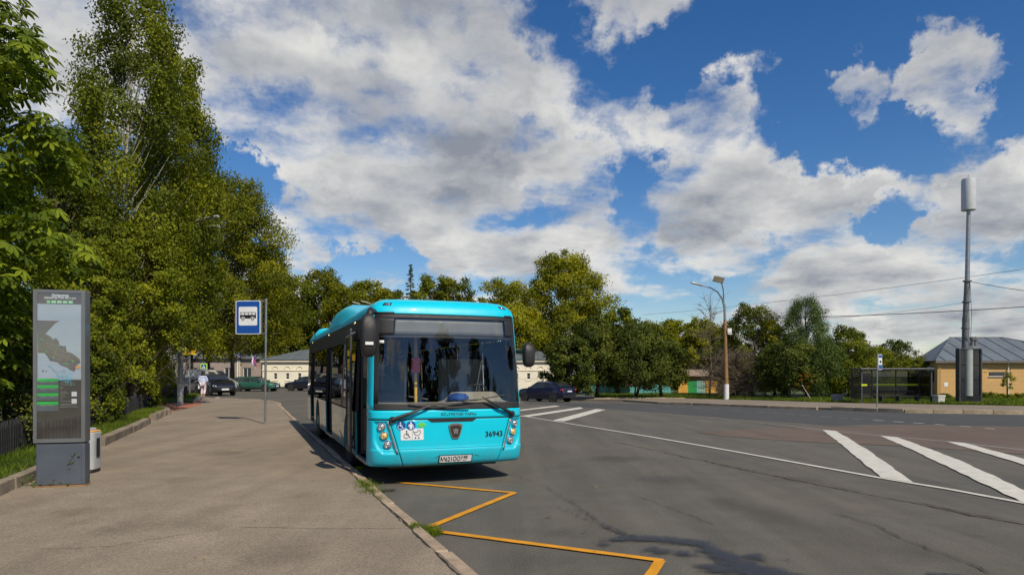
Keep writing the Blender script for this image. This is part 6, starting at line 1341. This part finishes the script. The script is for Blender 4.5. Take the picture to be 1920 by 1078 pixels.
    for X_ in (-1.36, 1.40):
        for sd in (-1, 1):
            MB().lathe([(.39*hf, sd*(w-.16)), (.39*hf, sd*(w+.004)), (.36*hf, sd*(w+.004))], c=(X_*s, 0, .35*hf), axis='y', n=24).build('wheel_arch', M['black'], rt_)
            wl = wheel(rt_, 0, 0, .345*hf, .22, 1, M['steel'], spokes=5 if style != 'van' else 0); wl.location = (X_*s, sd*(w-.10), .345*hf); wl.rotation_euler = (0, 0, R(90)*sd)
    zf = .66*hf
    for sd in (-1, 1):
        box('headlight', M['lens'], rt_, 2.02*s, 2.14*s, sd*w*.80-.16 if sd > 0 else sd*w*.80-.12, sd*w*.80+.12 if sd > 0 else sd*w*.80+.16, zf+.04, zf+.15, .02); box('tail_lamp', M['red'], rt_, -2.22*s, -2.02*s, (w*.92-.30) if sd > 0 else -(w*.92), w*.92 if sd > 0 else -(w*.92-.30), .90*hf, 1.02*hf, .02)
        box('door_mirror', paint, rt_, .80*s, .95*s, sd*(w+.02)-.10 if sd > 0 else sd*(w+.02)-.08, sd*(w+.02)+.08 if sd > 0 else sd*(w+.02)+.10, 1.02*hf, 1.16*hf, .03)
    box('grille', M['black'], rt_, 2.16*s, 2.262*s, -.5, .5, .42, .66*hf, .02); box('number_plate', M['white_film'], rt_, 2.26*s, 2.275*s, -.26, .26, .44, .56); box('number_plate', M['white_film'], rt_, -2.272*s, -2.24*s, -.26, .26, .80*hf, .90*hf); box('rear_bumper', M['black'], rt_, -2.275*s, -1.9*s, -w*.80, w*.80, .34, .55*hf, .03)
    sk = MB()
    for sd in (-1, 1): sk.box(-1.0*s, 1.0*s, sd*w*.96-.03, sd*w*.96+.03, .25, .37)
    sk.build('sill_trim', M['black'], rt_); MB().tube([(.45*s, w*.99, .95*hf), (.45*s, w*1.0, .4)], .006, 4).build('door_gap', M['black'], rt_); MB().tube([(-.45*s, w*.99, .95*hf), (-.45*s, w*1.0, .4)], .006, 4).build('door_gap', M['black'], rt_)
    return rt_
def carpaint(n_, c): return pm(n_, c, .32, .35, .5, 1.0, var=.06, vs=2, dirt=.06)
CP = {'navy': carpaint('navy_car_paint', (.006, .009, .045)), 'black': carpaint('black_car_paint', (.012, .013, .018)), 'green': carpaint('green_car_paint', (.035, .15, .105)), 'dark': carpaint('dark_blue_car_paint', (.012, .014, .03)), 'grey': carpaint('grey_car_paint', (.12, .12, .13)), 'white': carpaint('white_van_paint', (.68, .64, .58))}
X_ = at(1024, 53.2); car('blue_crossover', 'dark blue sloping roofed crossover seen from behind right of the bus', X_, 53.2, gz(X_, 53.2), R(90+47), CP['navy'], 4.7, 1.9, 1.62, 'coupe')
car('black_crossover', 'black crossover facing the camera in front of the walking woman', at(403, 51.5), 51.5, 0, R(-90+42), CP['black'], 4.5, 1.84, 1.64, 'suv')
car('green_wagon', 'green estate car seen from the side behind the sign pole', at(480, 62.5), 62.5, 0, R(-8), CP['green'], 4.2, 1.76, 1.48, 'wagon')
car('dark_car', 'dark blue car half hidden behind the rear of the bus', at(578, 64), 64, 0, R(180-14), CP['dark'], 4.3, 1.76, 1.50, 'wagon')
car('white_van', 'white van parked behind the black crossover', at(392, 59), 59, 0, R(0), CP['white'], 4.6, 1.9, 1.64, 'van')
car('grey_car', 'grey car glimpsed behind the end of the left fence', at(338, 52), 52, 0, R(-120), CP['grey'], 4.4, 1.78, 1.5, 'wagon')
# ------------------------------------------------------------------ the walking woman
def skin(name, V, E, rad, mat, parent, sub=2):
    me = bpy.data.meshes.new(name); me.from_pydata(V, E, []); o = bpy.data.objects.new(name+'_tmp', me); COL.objects.link(o)
    m = o.modifiers.new('s', 'SKIN'); o.modifiers.new('u', 'SUBSURF').levels = sub
    for i, r_ in enumerate(rad):
        q = me.skin_vertices[0].data[i]; q.radius = r_ if hasattr(r_, '__len__') else (r_, r_); q.use_root = (i == 0)
    dg = bpy.context.evaluated_depsgraph_get(); dg.update(); nm = bpy.data.meshes.new_from_object(o.evaluated_get(dg)); bpy.data.objects.remove(o); nm.name = name; nm.materials.clear(); nm.materials.append(mat)
    nm.polygons.foreach_set('use_smooth', [True]*len(nm.polygons)); return link(name, nm, parent)
wx, wy_ = hit(381, 744.5, .115); wm = empty('person', (wx, wy_, .115), R(8), 'woman in pale blue blouse and pale pink trousers walking away on the pavement', 'person')
J = dict(pel=(0, 0, .92), sp=(0, -.01, 1.12), ch=(0, 0, 1.30), nk=(0, 0, 1.42), hd=(0, .02, 1.55), lh=(-.10, 0, .88), lk=(-.10, .10, .50), la=(-.10, .02, .09), lt=(-.10, .15, .04), rh=(.10, 0, .88), rk=(.10, .02, .48), ra=(.10, -.16, .12), rt=(.10, -.06, .03), ls=(-.17, 0, 1.34), le=(-.25, -.04, 1.10), lw=(-.27, .06, .88), lf=(-.27, .10, .80), rs=(.17, 0, 1.34), re=(.24, .02, 1.10), rw=(.26, .12, .90), rf=(.26, .16, .82))
ks = list(J); ed = [('pel', 'sp'), ('sp', 'ch'), ('ch', 'nk'), ('nk', 'hd'), ('pel', 'lh'), ('lh', 'lk'), ('lk', 'la'), ('la', 'lt'), ('pel', 'rh'), ('rh', 'rk'), ('rk', 'ra'), ('ra', 'rt'), ('ch', 'ls'), ('ls', 'le'), ('le', 'lw'), ('lw', 'lf'), ('ch', 'rs'), ('rs', 're'), ('re', 'rw'), ('rw', 'rf')]
rd = dict(pel=.14, sp=.12, ch=.13, nk=.05, hd=.09, lh=.085, lk=.055, la=.035, lt=.03, rh=.085, rk=.055, ra=.035, rt=.03, ls=.055, le=.038, lw=.028, lf=.03, rs=.055, re=.038, rw=.028, rf=.03)
skin('body', [J[k] for k in ks], [(ks.index(a), ks.index(b_)) for a, b_ in ed], [rd[k] for k in ks], M['skin'], wm)
tk = ['pel', 'lh', 'lk', 'la', 'rh', 'rk', 'ra']; te = [('pel', 'lh'), ('lh', 'lk'), ('lk', 'la'), ('pel', 'rh'), ('rh', 'rk'), ('rk', 'ra')]
skin('trousers', [J[k] if k not in ('la', 'ra') else tuple(Vector(J[k])+Vector((0, 0, .06))) for k in tk], [(tk.index(a), tk.index(b_)) for a, b_ in te], [.165, .11, .085, .075, .11, .085, .075], M['trousers'], wm)
bk = ['sp', 'ch', 'pel', 'ls', 'le', 'rs', 're', 'lw', 'rw']; be = [('sp', 'ch'), ('sp', 'pel'), ('ch', 'ls'), ('ls', 'le'), ('ch', 'rs'), ('rs', 're'), ('le', 'lw'), ('re', 'rw')]
P3 = dict(J); P3['pel'] = (0, 0, .86); P3['lw'] = tuple(Vector(J['le']).lerp(Vector(J['lw']), .5)); P3['rw'] = tuple(Vector(J['re']).lerp(Vector(J['rw']), .5))
skin('blouse', [P3[k] for k in bk], [(bk.index(a), bk.index(b_)) for a, b_ in be], [(.19, .15), (.165, .14), (.205, .175), .085, .08, .085, .08, .075, .075], M['blouse'], wm)
skin('hair', [(0, .0, 1.575), (0, -.02, 1.62), (0, -.03, 1.50)], [(0, 1), (0, 2)], [.112, .085, .085], M['hair'], wm)
for sd, k in ((-1, 'la'), (1, 'ra')):
    a = Vector(J[k]); MB().tube([a+Vector((0, -.05, -.05)), a+Vector((0, .05, -.06)), a+Vector((0, .15, -.065))], [.035, .042, .025], 8).build('shoe', M['shoe'], wm, smooth=True)
hb_ = empty('handbag', (wx-.30, wy_+.05, .115+.55), R(20), 'small white bag hanging from the left hand of the walking woman', 'bag'); MB().box(-.05, .05, -.12, .12, 0, .24).build('bag_body', M['white_film'], hb_, bevel=.03); MB().tube([(0, -.07, .22), (0, -.04, .30), (0, .04, .30), (0, .07, .22)], .008, 5).build('strap', M['white_film'], hb_)
